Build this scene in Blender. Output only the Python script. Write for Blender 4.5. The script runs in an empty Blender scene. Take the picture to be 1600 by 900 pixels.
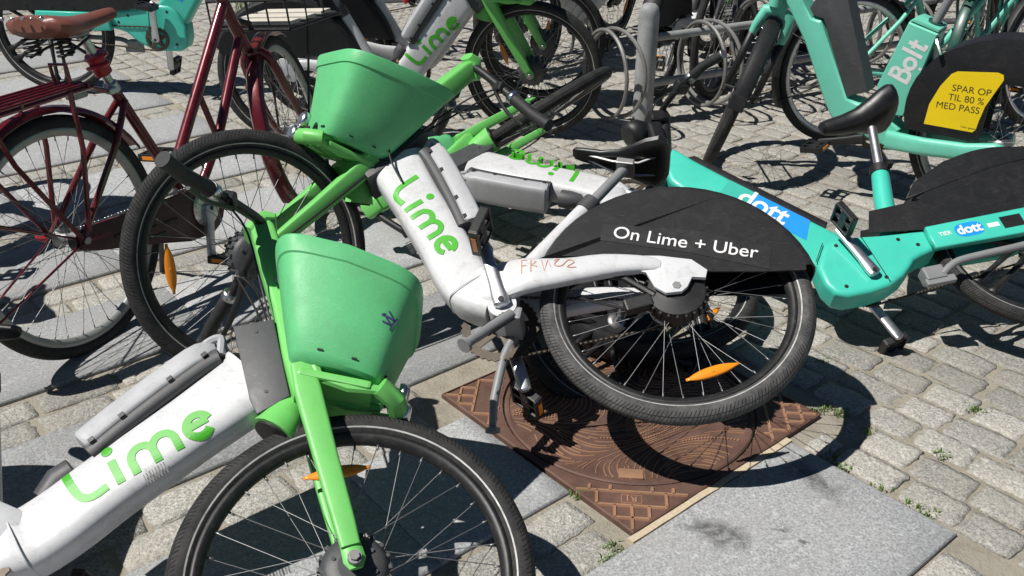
import bpy, bmesh, math, random
from mathutils import Vector as V, Matrix
from mathutils.bvhtree import BVHTree
R = math.radians
random.seed(7)
scene = bpy.context.scene
C = scene.collection

# ------------------------------------------------------------------ camera
cam = bpy.data.objects.new('camera', bpy.data.cameras.new('camera'))
C.objects.link(cam)
PITCH, ROLL, CAM_H, FOC = R(27.24), R(-0.305), 1.466, 1474.0
_w = V((0, math.cos(PITCH), -math.sin(PITCH)))
_d0 = V((0, -math.sin(PITCH), -math.cos(PITCH)))
_r0 = V((1, 0, 0))
_r = _r0*math.cos(ROLL) + _d0*math.sin(ROLL)
_d = -_r0*math.sin(ROLL) + _d0*math.cos(ROLL)
m3 = Matrix((_r, -_d, -_w)).transposed()
cam.matrix_world = Matrix.Translation((0, 0, CAM_H)) @ m3.to_4x4()
cam.data.sensor_width = 36
cam.data.lens = 36*FOC/1600
cam.data.clip_start = .05
cam.data.clip_end = 300
scene.camera = cam

# ------------------------------------------------------------------ sky, sun, exposure
SUN = V((-.579, -.212, 1)).normalized()          # towards the sun: shadows fall right and a little away
world = bpy.data.worlds.new('World'); scene.world = world; world.use_nodes = True
nt = world.node_tree; nt.nodes.clear()
sky = nt.nodes.new('ShaderNodeTexSky'); sky.sky_type = 'NISHITA'; sky.sun_disc = False
sky.sun_elevation = math.asin(SUN.z)
sky.sun_rotation = math.atan2(SUN.x, SUN.y)
sky.air_density = .45; sky.dust_density = 0; sky.ozone_density = 1.0
bg = nt.nodes.new('ShaderNodeBackground'); bg.inputs[1].default_value = .05
wo = nt.nodes.new('ShaderNodeOutputWorld')
nt.links.new(sky.outputs[0], bg.inputs[0]); nt.links.new(bg.outputs[0], wo.inputs[0])
sun = bpy.data.lights.new('sun', 'SUN'); sun.energy = 5.0; sun.angle = R(.53); sun.color = (1, .965, .91)
so = bpy.data.objects.new('sun', sun); C.objects.link(so)
so.rotation_euler = (-SUN).to_track_quat('-Z', 'Y').to_euler(); so.location = SUN*20
scene.view_settings.view_transform = 'Standard'; scene.view_settings.look = 'None'
scene.view_settings.exposure = .14; scene.view_settings.gamma = 1
scene.view_settings.use_curve_mapping = False

# ------------------------------------------------------------------ materials
def nodes(name):
    m = bpy.data.materials.new(name); m.use_nodes = True
    t = m.node_tree; b = t.nodes['Principled BSDF']
    return m, t, b
def nd(t, kind, **kw):
    n = t.nodes.new('ShaderNode'+kind)
    for k, v in kw.items():
        if isinstance(k, str) and k.startswith('i'): n.inputs[int(k[1:])].default_value = v
        else: setattr(n, k, v)
    return n
def mixc(t, fac, a, b, mode='MIX'):
    n = t.nodes.new('ShaderNodeMix'); n.data_type = 'RGBA'; n.blend_type = mode
    for i, x in ((0, fac), (6, a), (7, b)):
        if hasattr(x, 'links') or hasattr(x, 'is_linked'): t.links.new(x, n.inputs[i])
        elif i == 0: n.inputs[0].default_value = x
        else: n.inputs[i].default_value = (*x, 1) if len(x) == 3 else x
    return n.outputs[2]
def ramp(t, src, stops):
    n = t.nodes.new('ShaderNodeValToRGB'); e = n.color_ramp.elements
    while len(e) < len(stops): e.new(.5)
    for k, (p, c) in enumerate(stops):
        e[k].position = p; e[k].color = (c, c, c, 1) if not hasattr(c, '__len__') else (*c, 1)
    t.links.new(src, n.inputs[0]); return n.outputs[0]
def noise(t, scale, detail=4, rough=.6, vec=None, dist=0):
    n = nd(t, 'TexNoise'); n.inputs['Scale'].default_value = scale; n.inputs['Detail'].default_value = detail
    n.inputs['Roughness'].default_value = rough; n.inputs['Distortion'].default_value = dist
    if vec is None:
        tc = nd(t, 'TexCoord'); vec = tc.outputs['Object']
    t.links.new(vec, n.inputs['Vector']); return n.outputs[0]
def bumpn(t, b, h, strength, dist):
    n = nd(t, 'Bump'); n.inputs['Strength'].default_value = strength; n.inputs['Distance'].default_value = dist
    t.links.new(h, n.inputs['Height']); t.links.new(n.outputs[0], b.inputs['Normal']); return n
def paint(name, col, rough=.35, metal=0, var=.08, dirt=.25, dirtcol=(.16, .14, .115), bump=.05, coat=0, scr=.15, scrcol=None, spec=.5, grime=0):
    """painted or moulded surface: slight tone drift, dust film, scuffs and scratches"""
    m, t, b = nodes(name)
    tc = nd(t, 'TexCoord'); oc = tc.outputs['Object']
    n1 = noise(t, 9, 5, .65, oc)
    dark = tuple(c*(1-var) for c in col); lite = tuple(min(1, c*(1+var)) for c in col)
    c = mixc(t, ramp(t, n1, [(.3, 0), (.7, 1)]), dark, lite)
    n2 = noise(t, 23, 8, .75, oc, .6)
    d = ramp(t, n2, [(.52, 0), (.74, 1)])
    dm = nd(t, 'Math', operation='MULTIPLY', i1=dirt); t.links.new(d, dm.inputs[0])
    c = mixc(t, dm.outputs[0], c, dirtcol)
    mp = nd(t, 'Mapping'); mp.inputs['Scale'].default_value = (14, 60, 110); mp.inputs['Rotation'].default_value = (.4, .7, .3)
    t.links.new(oc, mp.inputs[0])
    n3 = noise(t, 2.2, 6, .8, mp.outputs[0], .3)
    s = ramp(t, n3, [(.60, 0), (.645, 1)])
    sm = nd(t, 'Math', operation='MULTIPLY', i1=scr); t.links.new(s, sm.inputs[0])
    c = mixc(t, sm.outputs[0], c, scrcol or tuple(min(1, x*.45+.12) for x in col))
    if grime:
        n6 = noise(t, 4.5, 9, .78, oc, .9); n7 = noise(t, 70, 4, .7, oc)
        gm_ = nd(t, 'Math', operation='MULTIPLY'); t.links.new(ramp(t, n6, [(.47, 0), (.66, 1)]), gm_.inputs[0]); t.links.new(ramp(t, n7, [(.38, .15), (.62, 1)]), gm_.inputs[1])
        g2_ = nd(t, 'Math', operation='MULTIPLY', i1=grime); t.links.new(gm_.outputs[0], g2_.inputs[0])
        c = mixc(t, g2_.outputs[0], c, dirtcol)
    t.links.new(c, b.inputs['Base Color'])
    b.inputs['Metallic'].default_value = metal
    r = nd(t, 'MapRange'); r.inputs[3].default_value = max(.05, rough-.08); r.inputs[4].default_value = min(1, rough+.22)
    t.links.new(n2, r.inputs[0]); t.links.new(r.outputs[0], b.inputs['Roughness'])
    b.inputs['Specular IOR Level'].default_value = spec
    if coat: b.inputs['Coat Weight'].default_value = coat; b.inputs['Coat Roughness'].default_value = .08
    if bump: bumpn(t, b, noise(t, 160, 3, .6, oc), bump, .002)
    return m
def flat(name, col, rough=.45, metal=0):
    m, t, b = nodes(name)
    n1 = noise(t, 60, 5, .7)
    t.links.new(mixc(t, ramp(t, n1, [(.35, 0), (.75, 1)]), tuple(c*.82 for c in col), col), b.inputs['Base Color'])
    b.inputs['Roughness'].default_value = rough; b.inputs['Metallic'].default_value = metal
    return m
def rubber(name, base, dust, tread=True):
    m, t, b = nodes(name)
    uv = nd(t, 'UVMap'); sp = nd(t, 'SeparateXYZ'); t.links.new(uv.outputs[0], sp.inputs[0])
    n1 = noise(t, 30, 6, .75)
    c = mixc(t, ramp(t, n1, [(.38, 0), (.72, 1)]), base, dust)
    b.inputs['Roughness'].default_value = .78
    b.inputs['Specular IOR Level'].default_value = .3
    if tread:
        # chevron blocks on the outer third of the section
        av = nd(t, 'Math', operation='ABSOLUTE'); t.links.new(sp.outputs[1], av.inputs[0])
        nw = noise(t, 55, 2); na = nd(t, 'Math', operation='MULTIPLY_ADD', i1=1.1); t.links.new(nw, na.inputs[0]); t.links.new(sp.outputs[0], na.inputs[2])
        ph = nd(t, 'Math', operation='MULTIPLY_ADD', i1=4.5); t.links.new(av.outputs[0], ph.inputs[0]); t.links.new(na.outputs[0], ph.inputs[2])
        fr = nd(t, 'Math', operation='FRACT'); t.links.new(ph.outputs[0], fr.inputs[0])
        g1 = ramp(t, fr.outputs[0], [(.0, 0), (.08, 0), (.2, 1), (.9, 1), (1, .2)])
        lg = nd(t, 'Math', operation='MULTIPLY', i1=4.2); t.links.new(av.outputs[0], lg.inputs[0])
        fr2 = nd(t, 'Math', operation='FRACT'); t.links.new(lg.outputs[0], fr2.inputs[0])
        g2 = ramp(t, fr2.outputs[0], [(0, .35), (.06, .35), (.14, 1), (1, 1)])
        mm = nd(t, 'Math', operation='MULTIPLY'); t.links.new(g1, mm.inputs[0]); t.links.new(g2, mm.inputs[1])
        side = ramp(t, av.outputs[0], [(.40, 0), (.45, 1)])
        mx = nd(t, 'Math', operation='MAXIMUM'); t.links.new(mm.outputs[0], mx.inputs[0]); t.links.new(side, mx.inputs[1])
        ml = nd(t, 'Math', operation='MULTIPLY_ADD', i1=.3); t.links.new(n1, ml.inputs[0]); t.links.new(mx.outputs[0], ml.inputs[2])
        bumpn(t, b, ml.outputs[0], .75, .003)
        c = mixc(t, mx.outputs[0], tuple(x*.5 for x in base), c)
    t.links.new(c, b.inputs['Base Color'])
    return m
def granite(name, lo, hi, warm, speck=340, stain=None, rough=.75, bump=.5, bd=.003, relief=0):
    m, t, b = nodes(name)
    geo = nd(t, 'NewGeometry'); pos = geo.outputs['Position']
    oi = nd(t, 'ObjectInfo')
    n1 = noise(t, speck, 3, .8, pos)
    n2 = noise(t, speck*.37, 4, .7, pos)
    c = mixc(t, ramp(t, n1, [(.36, 0), (.64, 1)]), lo, hi)
    c = mixc(t, ramp(t, n2, [(.56, 0), (.70, .55)]), c, tuple(min(1, x*1.45) for x in hi))
    n3 = noise(t, 5.5, 6, .7, pos, .4)
    c = mixc(t, ramp(t, n3, [(.42, 0), (.7, .55)]), c, warm)
    rr = nd(t, 'MapRange'); rr.inputs[3].default_value = .74; rr.inputs[4].default_value = 1.16
    t.links.new(oi.outputs['Random'], rr.inputs[0])
    hs = nd(t, 'HueSaturation'); t.links.new(c, hs.inputs['Color']); t.links.new(rr.outputs[0], hs.inputs['Value'])
    c = hs.outputs[0]
    if stain:
        # old oil and chewing-gum spots lying on the big slab
        dn = nd(t, 'TexNoise'); dn.inputs['Scale'].default_value = 15; dn.inputs['Detail'].default_value = 6; t.links.new(pos, dn.inputs['Vector'])
        dv = nd(t, 'VectorMath', operation='SCALE'); dv.inputs[3].default_value = .12
        sb = nd(t, 'VectorMath', operation='SUBTRACT', i1=(.5, .5, .5)); t.links.new(dn.outputs[1], sb.inputs[0]); t.links.new(sb.outputs[0], dv.inputs[0])
        wp = nd(t, 'VectorMath', operation='ADD'); t.links.new(pos, wp.inputs[0]); t.links.new(dv.outputs[0], wp.inputs[1])
        blot = ramp(t, noise(t, 42, 5, .75, pos), [(.36, .15), (.56, .75)])
        for (sx, sy_, r0, ex, an) in STAINS:
            mp = nd(t, 'Mapping', vector_type='TEXTURE'); mp.inputs['Location'].default_value = (sx, sy_, 0); mp.inputs['Rotation'].default_value = (0, 0, an); mp.inputs['Scale'].default_value = (r0*ex, r0, 100)
            t.links.new(wp.outputs[0], mp.inputs[0])
            ln = nd(t, 'VectorMath', operation='LENGTH'); t.links.new(mp.outputs[0], ln.inputs[0])
            sm_ = nd(t, 'Math', operation='MULTIPLY'); t.links.new(ramp(t, ln.outputs['Value'], [(.35, 1), (1.0, 0)]), sm_.inputs[0]); t.links.new(blot, sm_.inputs[1])
            c = mixc(t, sm_.outputs[0], c, (.05, .05, .05))
        n4 = noise(t, 3.1, 5, .6, pos, .5)
        n5 = noise(t, 16, 3, .5, pos)
        s1 = ramp(t, n4, [(.60, 0), (.64, .6)])
        s1 = ramp(t, n4, [(.62, 0), (.70, .35)]); s2 = ramp(t, n5, [(.70, 0), (.73, .4)])
        c = mixc(t, s1, c, (.6, .6, .6), 'MULTIPLY'); c = mixc(t, s2, c, (.5, .5, .5), 'MULTIPLY')
    t.links.new(c, b.inputs['Base Color'])
    b.inputs['Roughness'].default_value = rough; b.inputs['Specular IOR Level'].default_value = .35
    ad = nd(t, 'Math', operation='MULTIPLY_ADD', i1=.5); t.links.new(n1, ad.inputs[0]); t.links.new(n2, ad.inputs[2])
    if relief:
        a2 = nd(t, 'Math', operation='MULTIPLY_ADD', i1=1.6); t.links.new(noise(t, 34, 5, .65, pos), a2.inputs[0]); t.links.new(ad.outputs[0], a2.inputs[2]); ad = a2
    bumpn(t, b, ad.outputs[0], bump, bd)
    return m
def sandmat():
    m, t, b = nodes('joint_sand')
    geo = nd(t, 'NewGeometry'); pos = geo.outputs['Position']
    n1 = noise(t, 480, 3, .8, pos); n2 = noise(t, 14, 6, .7, pos)
    c = mixc(t, ramp(t, n1, [(.3, 0), (.7, 1)]), (.26, .23, .18), (.47, .435, .365))
    c = mixc(t, ramp(t, n2, [(.45, 0), (.75, .7)]), c, (.20, .18, .14))
    t.links.new(c, b.inputs['Base Color']); b.inputs['Roughness'].default_value = .95
    b.inputs['Specular IOR Level'].default_value = .15
    n3 = noise(t, 60, 6, .75, pos)
    bumpn(t, b, n3, .8, .012)
    return m
M = {}
STAINS = ((.735, 1.83, .05, 2.4, -1.0), (.48, 1.63, .055, 1.4, -.5), (.43, 1.655, .042, 1.3, .6), (.60, 1.635, .013, 1.6, .3), (.645, 1.60, .013, 1.4, 0), (.30, 1.70, .028, 1.4, .4), (.40, 1.775, .016, 1.3, .8))
M['slab'] = granite('granite_slab', (.20, .205, .21), (.455, .465, .47), (.34, .335, .32), 165, True, bump=.3)
M['sett'] = granite('granite_sett', (.18, .174, .16), (.52, .505, .46), (.41, .38, .32), 150, None, bump=.9, bd=.006, relief=1)
M['sand'] = sandmat()
M['white'] = paint('white_paint', (.60, .608, .622), .32, var=.05, dirt=.62, dirtcol=(.34, .33, .31), scr=.6, scrcol=(.27, .25, .23), grime=.38, bump=.03, coat=.2)
M['green'] = paint('green_paint', (.155, .53, .125), .38, var=.07, dirt=.2, dirtcol=(.13, .34, .09), scr=.3, scrcol=(.4, .62, .34))
M['basket'] = paint('green_plastic', (.105, .47, .185), .45, var=.08, dirt=.25, dirtcol=(.11, .30, .15), scr=.45, scrcol=(.34, .60, .42), bump=.15, grime=.35)
M['logo'] = flat('logo_green', (.065, .44, .022), .45)
M['logow'] = flat('logo_white', (.82, .82, .82), .5)
M['battery'] = paint('grey_battery', (.40, .405, .42), .45, var=.1, dirt=.35, dirtcol=(.22, .22, .23), scr=.55, scrcol=(.20, .20, .21))
M['grey'] = paint('grey_plastic', (.055, .057, .061), .45, var=.1, dirt=.3, scr=.3, scrcol=(.24, .24, .24))
M['midgrey'] = paint('grey_metal', (.21, .215, .22), .42, var=.1, dirt=.3, scr=.3)
M['black'] = paint('black_plastic', (.011, .011, .012), .42, var=.2, dirt=.18, dirtcol=(.10, .09, .08), scr=.25, scrcol=(.12, .12, .12))
M['skirt'] = paint('black_panel', (.0105, .011, .0125), .46, var=.2, dirt=.25, dirtcol=(.05, .047, .043), scr=.4, scrcol=(.09, .09, .09), bump=.05, grime=.3, spec=.35)
M['saddle'] = paint('black_saddle', (.009, .009, .010), .34, var=.2, dirt=.06, scr=.1, bump=.06)
M['grip'] = paint('grip_rubber', (.014, .0145, .016), .6, var=.15, dirt=.3, dirtcol=(.1, .1, .1), scr=.1, bump=.3)
M['chrome'] = paint('polished_metal', (.62, .63, .64), .22, 1, var=.08, dirt=.2, dirtcol=(.3, .28, .25), scr=.3, bump=.02)
M['alu'] = paint('brushed_aluminium', (.58, .585, .60), .36, 1, var=.08, dirt=.3, dirtcol=(.3, .28, .25), scr=.4)
M['galv'] = paint('galvanised_steel', (.32, .33, .33), .55, .15, var=.25, dirt=.5, dirtcol=(.2, .2, .195), scr=.5, scrcol=(.5, .5, .5), bump=.15)
M['ring'] = paint('weathered_ring', (.20, .198, .19), .5, .3, var=.2, dirt=.4, dirtcol=(.12, .115, .1), scr=.4)
M['steel'] = paint('dull_steel', (.33, .33, .33), .4, .9, var=.1, dirt=.35)
M['spoke'] = paint('spoke_steel', (.26, .26, .265), .42, .8, var=.15, dirt=.3)
M['bspoke'] = paint('black_spoke', (.07, .07, .072), .4, .6, var=.15, dirt=.3)
M['chain'] = paint('greasy_chain', (.09, .075, .06), .5, .7, var=.3, dirt=.4)
M['rimblack'] = paint('black_rim', (.017, .017, .018), .4, .2, var=.2, dirt=.35, dirtcol=(.11, .1, .09), scr=.25)
M['rimgrey'] = paint('grey_rim', (.40, .41, .39), .4, .5, var=.08, dirt=.25, scr=.2)
M['tyre'] = rubber('tyre_rubber', (.020, .020, .021), (.055, .054, .052))
M['tyredust'] = rubber('dusty_tyre', (.048, .048, .049), (.125, .124, .12))
M['stripe'] = paint('reflective_stripe', (.45, .45, .44), .4, var=.2, dirt=.85, dirtcol=(.06, .06, .058), scr=.5, scrcol=(.08, .08, .08), grime=.8, bump=0)
M['orange'] = paint('orange_reflector', (.85, .27, .015), .22, var=.15, dirt=.12, scr=.1, bump=.0)
M['teal'] = paint('teal_paint', (.052, .52, .40), .34, var=.06, dirt=.16, dirtcol=(.1, .3, .25), scr=.25, scrcol=(.3, .6, .5), coat=.15)
M['teal2'] = paint('mint_paint', (.15, .57, .42), .34, var=.05, dirt=.14, dirtcol=(.15, .35, .28), scr=.2, scrcol=(.4, .65, .55), coat=.15)
M['tealdk'] = paint('dark_teal_decal', (.04, .42, .34), .4, var=.05, dirt=.1)
M['blue'] = paint('blue_decal', (.01, .27, .80), .4, var=.05, dirt=.1, scr=.15)
M['yellow'] = paint('yellow_sticker', (.86, .62, .005), .45, var=.03, dirt=.06, scr=.1)
M['ink'] = flat('black_print', (.02, .02, .02), .5)
M['inkgrey'] = flat('grey_print', (.16, .17, .17), .5)
M['red'] = paint('dark_red_paint', (.125, .008, .014), .22, .25, var=.15, dirt=.12, scr=.15, scrcol=(.3, .1, .1), coat=.6)
M['redbright'] = paint('red_part', (.42, .012, .02), .3, var=.1, dirt=.15, coat=.3)
M['leather'] = paint('brown_leather', (.175, .062, .043), .36, var=.1, dirt=.05, dirtcol=(.10, .04, .03), scr=.3, scrcol=(.24, .11, .08), bump=.12)
M['guard'] = paint('dark_guard', (.045, .007, .010), .4, var=.15, dirt=.3)
M['purple'] = flat('purple_marker', (.07, .05, .20), .5)
M['dkgreen'] = paint('dark_green_paint', (.012, .07, .05), .3, var=.15, dirt=.2, coat=.3)
M['dkgrey'] = paint('anthracite_paint', (.045, .045, .05), .3, var=.15, dirt=.2, coat=.3)
M['wood'] = paint('pale_wood', (.62, .58, .5), .5, var=.1, dirt=.2)
M['lock'] = paint('yellow_green_rubber', (.52, .56, .03), .5, var=.1, dirt=.1)
M['iron'] = paint('cast_iron', (.118, .062, .046), .6, .15, var=.35, dirt=.45, dirtcol=(.17, .12, .09), scr=.3, scrcol=(.2, .12, .08), bump=.5, grime=.3)
M['ironworn'] = paint('worn_iron_rib', (.40, .225, .135), .48, .35, var=.22, dirt=.4, dirtcol=(.12, .07, .05), scr=.3, bump=.3)
M['concrete'] = granite('mortar_strip', (.36, .29, .20), (.52, .44, .32), (.42, .35, .25), 260, None, .9, bump=.4)
M['scribble'] = flat('orange_scribble', (.62, .25, .12), .6)
def grassmat():
    m, t, b = nodes('grass_blade')
    oi = noise(t, 40, 2)
    t.links.new(mixc(t, ramp(t, oi, [(.3, 0), (.7, 1)]), (.05, .12, .018), (.16, .24, .05)), b.inputs['Base Color'])
    b.inputs['Roughness'].default_value = .6
    b.inputs['Transmission Weight'].default_value = 0
    return m
M['grass'] = grassmat()

# ------------------------------------------------------------------ mesh helpers
SPLIT = {'fork_bolt', 'bracket_screw', 'warning_label', 'battery_clip', 'cover_screw', 'crank_recess', 'chain_stay', 'panel_rib', 'saddle_spring', 'rivet', 'mudguard_stay', 'guard_slot', 'pedal_reflector', 'grip_ring', 'plank', 'headlamp', 'fork_leg', 'crank_bolt', 'drain_slot', 'cover_seam'}
FINE = {'chain', 'lid_relief', 'bar_code'}
def islands(bm):
    """the separate shells of a bmesh, each as a bmesh of its own"""
    seen = set(); out = []
    for v0 in bm.verts:
        if v0 in seen: continue
        st = [v0]; seen.add(v0); comp = []
        while st:
            v = st.pop(); comp.append(v)
            for e in v.link_edges:
                w = e.other_vert(v)
                if w not in seen: seen.add(w); st.append(w)
        q = bmesh.new(); vm = {v: q.verts.new(v.co) for v in comp}
        for f in set(f for v in comp for f in v.link_faces):
            g_ = q.faces.new([vm[v] for v in f.verts]); g_.smooth = f.smooth; g_.material_index = f.material_index
        for e in q.edges:
            if len(e.link_faces) == 2 and e.calc_face_angle(0) > .62: e.smooth = False
        out.append(q)
    bm.free(); return out
class MB:
    """collects shells into one bmesh; build() links it as one mesh object"""
    def __init__(s): s.bm = bmesh.new(); s.mi = 0; s.mats = None
    def loft(s, secs, cap=True, closed=False, smooth=True):
        bm = s.bm; rings = [[bm.verts.new(p) for p in sec] for sec in secs]
        n = len(rings[0]); m = len(rings); fs = []
        for i in range(m if closed else m-1):
            a, b = rings[i], rings[(i+1) % m]
            for k in range(n):
                try: f = bm.faces.new((a[k], a[(k+1) % n], b[(k+1) % n], b[k])); f.smooth = smooth; f.material_index = s.mi; fs.append(f)
                except ValueError: pass
        if cap and not closed:
            for r in (list(reversed(rings[0])), rings[-1]):
                try: f = bm.faces.new(r); f.material_index = s.mi
                except ValueError: pass
        return rings
    def tube(s, pts, r, seg=10, cap=True, closed=False, flat=1.0, up=None):
        pts = [V(p) for p in pts]; n = len(pts)
        rs = r if hasattr(r, '__len__') else [r]*n
        secs = []; prev = None
        for i, p in enumerate(pts):
            if closed: t = (pts[(i+1) % n]-pts[i-1])
            else: t = pts[min(i+1, n-1)]-pts[max(i-1, 0)]
            t = t.normalized()
            if prev is None:
                a = V(up) if up is not None else (V((0, 1, 0)) if abs(t.y) < .9 else V((1, 0, 0)))
                u = (a-t*a.dot(t)).normalized()
            else:
                u = (prev-t*prev.dot(t)).normalized()
            prev = u; w = t.cross(u)
            secs.append([p+u*(rs[i]*flat*math.cos(2*math.pi*k/seg))+w*(rs[i]*math.sin(2*math.pi*k/seg)) for k in range(seg)])
        s.loft(secs, cap, closed); return s
    def cyl(s, a, b, r, r2=None, seg=16):
        a, b = V(a), V(b); return s.tube([a, b], [r, r if r2 is None else r2], seg)
    def box(s, c, size, rot=None, bev=0):
        b2 = bmesh.new(); bmesh.ops.create_cube(b2, size=1)
        for v in b2.verts: v.co = V((v.co.x*size[0], v.co.y*size[1], v.co.z*size[2]))
        if bev: bmesh.ops.bevel(b2, geom=b2.edges[:], offset=bev, segments=2, affect='EDGES', profile=.6)
        mt = Matrix.Translation(c) @ (rot.to_4x4() if rot else Matrix())
        s.merge(b2, mt); return s
    def merge(s, b2, mt=None):
        vm = {}
        for v in b2.verts: vm[v] = s.bm.verts.new(mt @ v.co if mt else v.co)
        for f in b2.faces:
            try: g = s.bm.faces.new([vm[v] for v in f.verts]); g.smooth = f.smooth; g.material_index = s.mi
            except ValueError: pass
        b2.free()
    def prism(s, poly, y0, y1, bev=0, segs=2):
        """polygon in the x-z plane extruded along y"""
        b2 = bmesh.new()
        a = [b2.verts.new((p[0], y0, p[1])) for p in poly]; b = [b2.verts.new((p[0], y1, p[1])) for p in poly]
        n = len(poly)
        f1 = b2.faces.new(a); f2 = b2.faces.new(list(reversed(b)))
        for k in range(n): b2.faces.new((a[(k+1) % n], a[k], b[k], b[(k+1) % n]))
        bmesh.ops.recalc_face_normals(b2, faces=b2.faces[:])
        if bev:
            ed = [e for e in b2.edges if (f1 in e.link_faces or f2 in e.link_faces)]
            bmesh.ops.bevel(b2, geom=ed, offset=bev, segments=segs, affect='EDGES', profile=.6, clamp_overlap=True)
        for f in b2.faces: f.smooth = bool(bev)
        s.merge(b2); return s
    def oval(s, path, hh, hw, yo=None, p=2.6, seg=24, cap=True):
        """superellipse tube along a path in the x-z plane; hh across the path in-plane, hw sideways"""
        n = len(path); secs = []
        for i, (x, z) in enumerate(path):
            a = path[max(0, i-1)]; b = path[min(n-1, i+1)]
            tx, tz = b[0]-a[0], b[1]-a[1]; l = math.hypot(tx, tz); tx /= l; tz /= l
            ux, uz = -tz, tx
            y = yo[i] if yo else 0
            sec = []
            for k in range(seg):
                an = 2*math.pi*k/seg; c, q = math.cos(an), math.sin(an)
                cu = math.copysign(abs(c)**(2/p), c)*hh[i]; cw = math.copysign(abs(q)**(2/p), q)*hw[i]
                sec.append(V((x+ux*cu, y+cw, z+uz*cu)))
            secs.append(sec)
        s.loft(secs, cap); return s
    def ribbon(s, poly, w, z0, h):
        """raised rib along a polyline in the x-y plane"""
        n = len(poly)
        secs = []
        for i in range(n):
            a = V(poly[max(0, i-1)]); b = V(poly[min(n-1, i+1)]); t = (b-a); t.normalize(); u = V((-t.y, t.x))
            p = V(poly[i])
            secs.append([V((p.x+u.x*w/2, p.y+u.y*w/2, z0)), V((p.x+u.x*w*.3, p.y+u.y*w*.3, z0+h)), V((p.x-u.x*w*.3, p.y-u.y*w*.3, z0+h)), V((p.x-u.x*w/2, p.y-u.y*w/2, z0))])
        s.loft(secs, True, smooth=False); return s
    def xf(s, mt):
        for v in s.bm.verts: v.co = mt @ v.co
        return s
    def build(s, name, mat, parent=None, xf=None, recalc=True):
        if xf is not None: s.xf(xf)
        if recalc: bmesh.ops.recalc_face_normals(s.bm, faces=s.bm.faces[:])
        mats = mat if isinstance(mat, (list, tuple)) else [mat]
        for e in s.bm.edges:
            if len(e.link_faces) == 2 and e.calc_face_angle(0) > .62: e.smooth = False
        bms = islands(s.bm) if name in SPLIT else [s.bm]
        first = None
        for q in bms:
            me = bpy.data.meshes.new(name); q.to_mesh(me); q.free()
            for mm in mats: me.materials.append(M[mm])
            o = link(name, me, parent); first = first or o
            if name in FINE: o['kind'] = 'stuff'
        return first
def link(name, me, parent=None):
    o = bpy.data.objects.new(name, me); C.objects.link(o)
    if parent: o.parent = parent
    return o
def tag(o, label=None, cat=None, group=None, kind=None):
    for k, v in (('label', label), ('category', cat), ('group', group), ('kind', kind)):
        if v: o[k] = v
    return o
def empty(name, mt):
    o = bpy.data.objects.new(name, None); C.objects.link(o); o.empty_display_size = .1; o.matrix_world = mt; return o
def pose(O, fx, fz, sc=1):
    fx = V(fx).normalized(); fz = V(fz); fz = (fz-fx*fz.dot(fx)).normalized(); fy = fz.cross(fx)
    return Matrix.Translation(O) @ Matrix((fx, fy, fz)).transposed().to_4x4() @ Matrix.Scale(sc, 4)
def copy_tree(o, parent=None):
    c = o.copy(); C.objects.link(c); c.parent = parent
    for ch in o.children: copy_tree(ch, c)
    return c
def smooth_pts(pts, n=3):
    """Catmull-Rom through 2-D or 3-D points"""
    P = [V(p) for p in pts]; out = []
    for i in range(len(P)-1):
        p0, p1, p2, p3 = P[max(0, i-1)], P[i], P[i+1], P[min(len(P)-1, i+2)]
        for k in range(n):
            t = k/n
            out.append(.5*((2*p1)+(p2-p0)*t+(2*p0-5*p1+4*p2-p3)*t*t+(3*p1-p0-3*p2+p3)*t**3))
    out.append(P[-1]); return out
# -------- lettering
def text_flat(body, size, bold=0.0, spacing=1.0):
    cu = bpy.data.curves.new('txt', 'FONT'); cu.body = body; cu.size = size; cu.offset = bold; cu.align_x = 'CENTER'; cu.align_y = 'CENTER'
    cu.space_character = spacing; cu.space_line = .95
    ob = bpy.data.objects.new('txt', cu); C.objects.link(ob)
    bpy.context.view_layer.update()
    dg = bpy.context.evaluated_depsgraph_get()
    me = ob.evaluated_get(dg).to_mesh()
    vs = [V((v.co.x, v.co.y, 0)) for v in me.vertices]; fs = [tuple(p.vertices) for p in me.polygons]
    ob.evaluated_get(dg).to_mesh_clear()
    bpy.data.objects.remove(ob); bpy.data.curves.remove(cu)
    return vs, fs
def strokes_flat(strokes, w):
    vs, fs = [], []; lay = 0
    for st in strokes:
        pts = [V(p[:2]) for p in st]; n = len(pts); base = len(vs); lay += .0016
        for i, p in enumerate(pts):
            t = pts[min(i+1, n-1)]-pts[max(i-1, 0)]; t.normalize(); u = V((-t.y, t.x))*w/2
            vs += [V((*(p+u), lay)), V((*(p-u), lay))]
            if i: k = base+2*i; fs.append((k-2, k-1, k+1, k))
    return vs, fs
def arc(cx, cy, r, a0, a1, n=14): return [(cx+r*math.cos(R(a0+(a1-a0)*k/n)), cy+r*math.sin(R(a0+(a1-a0)*k/n))) for k in range(n+1)]
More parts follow.
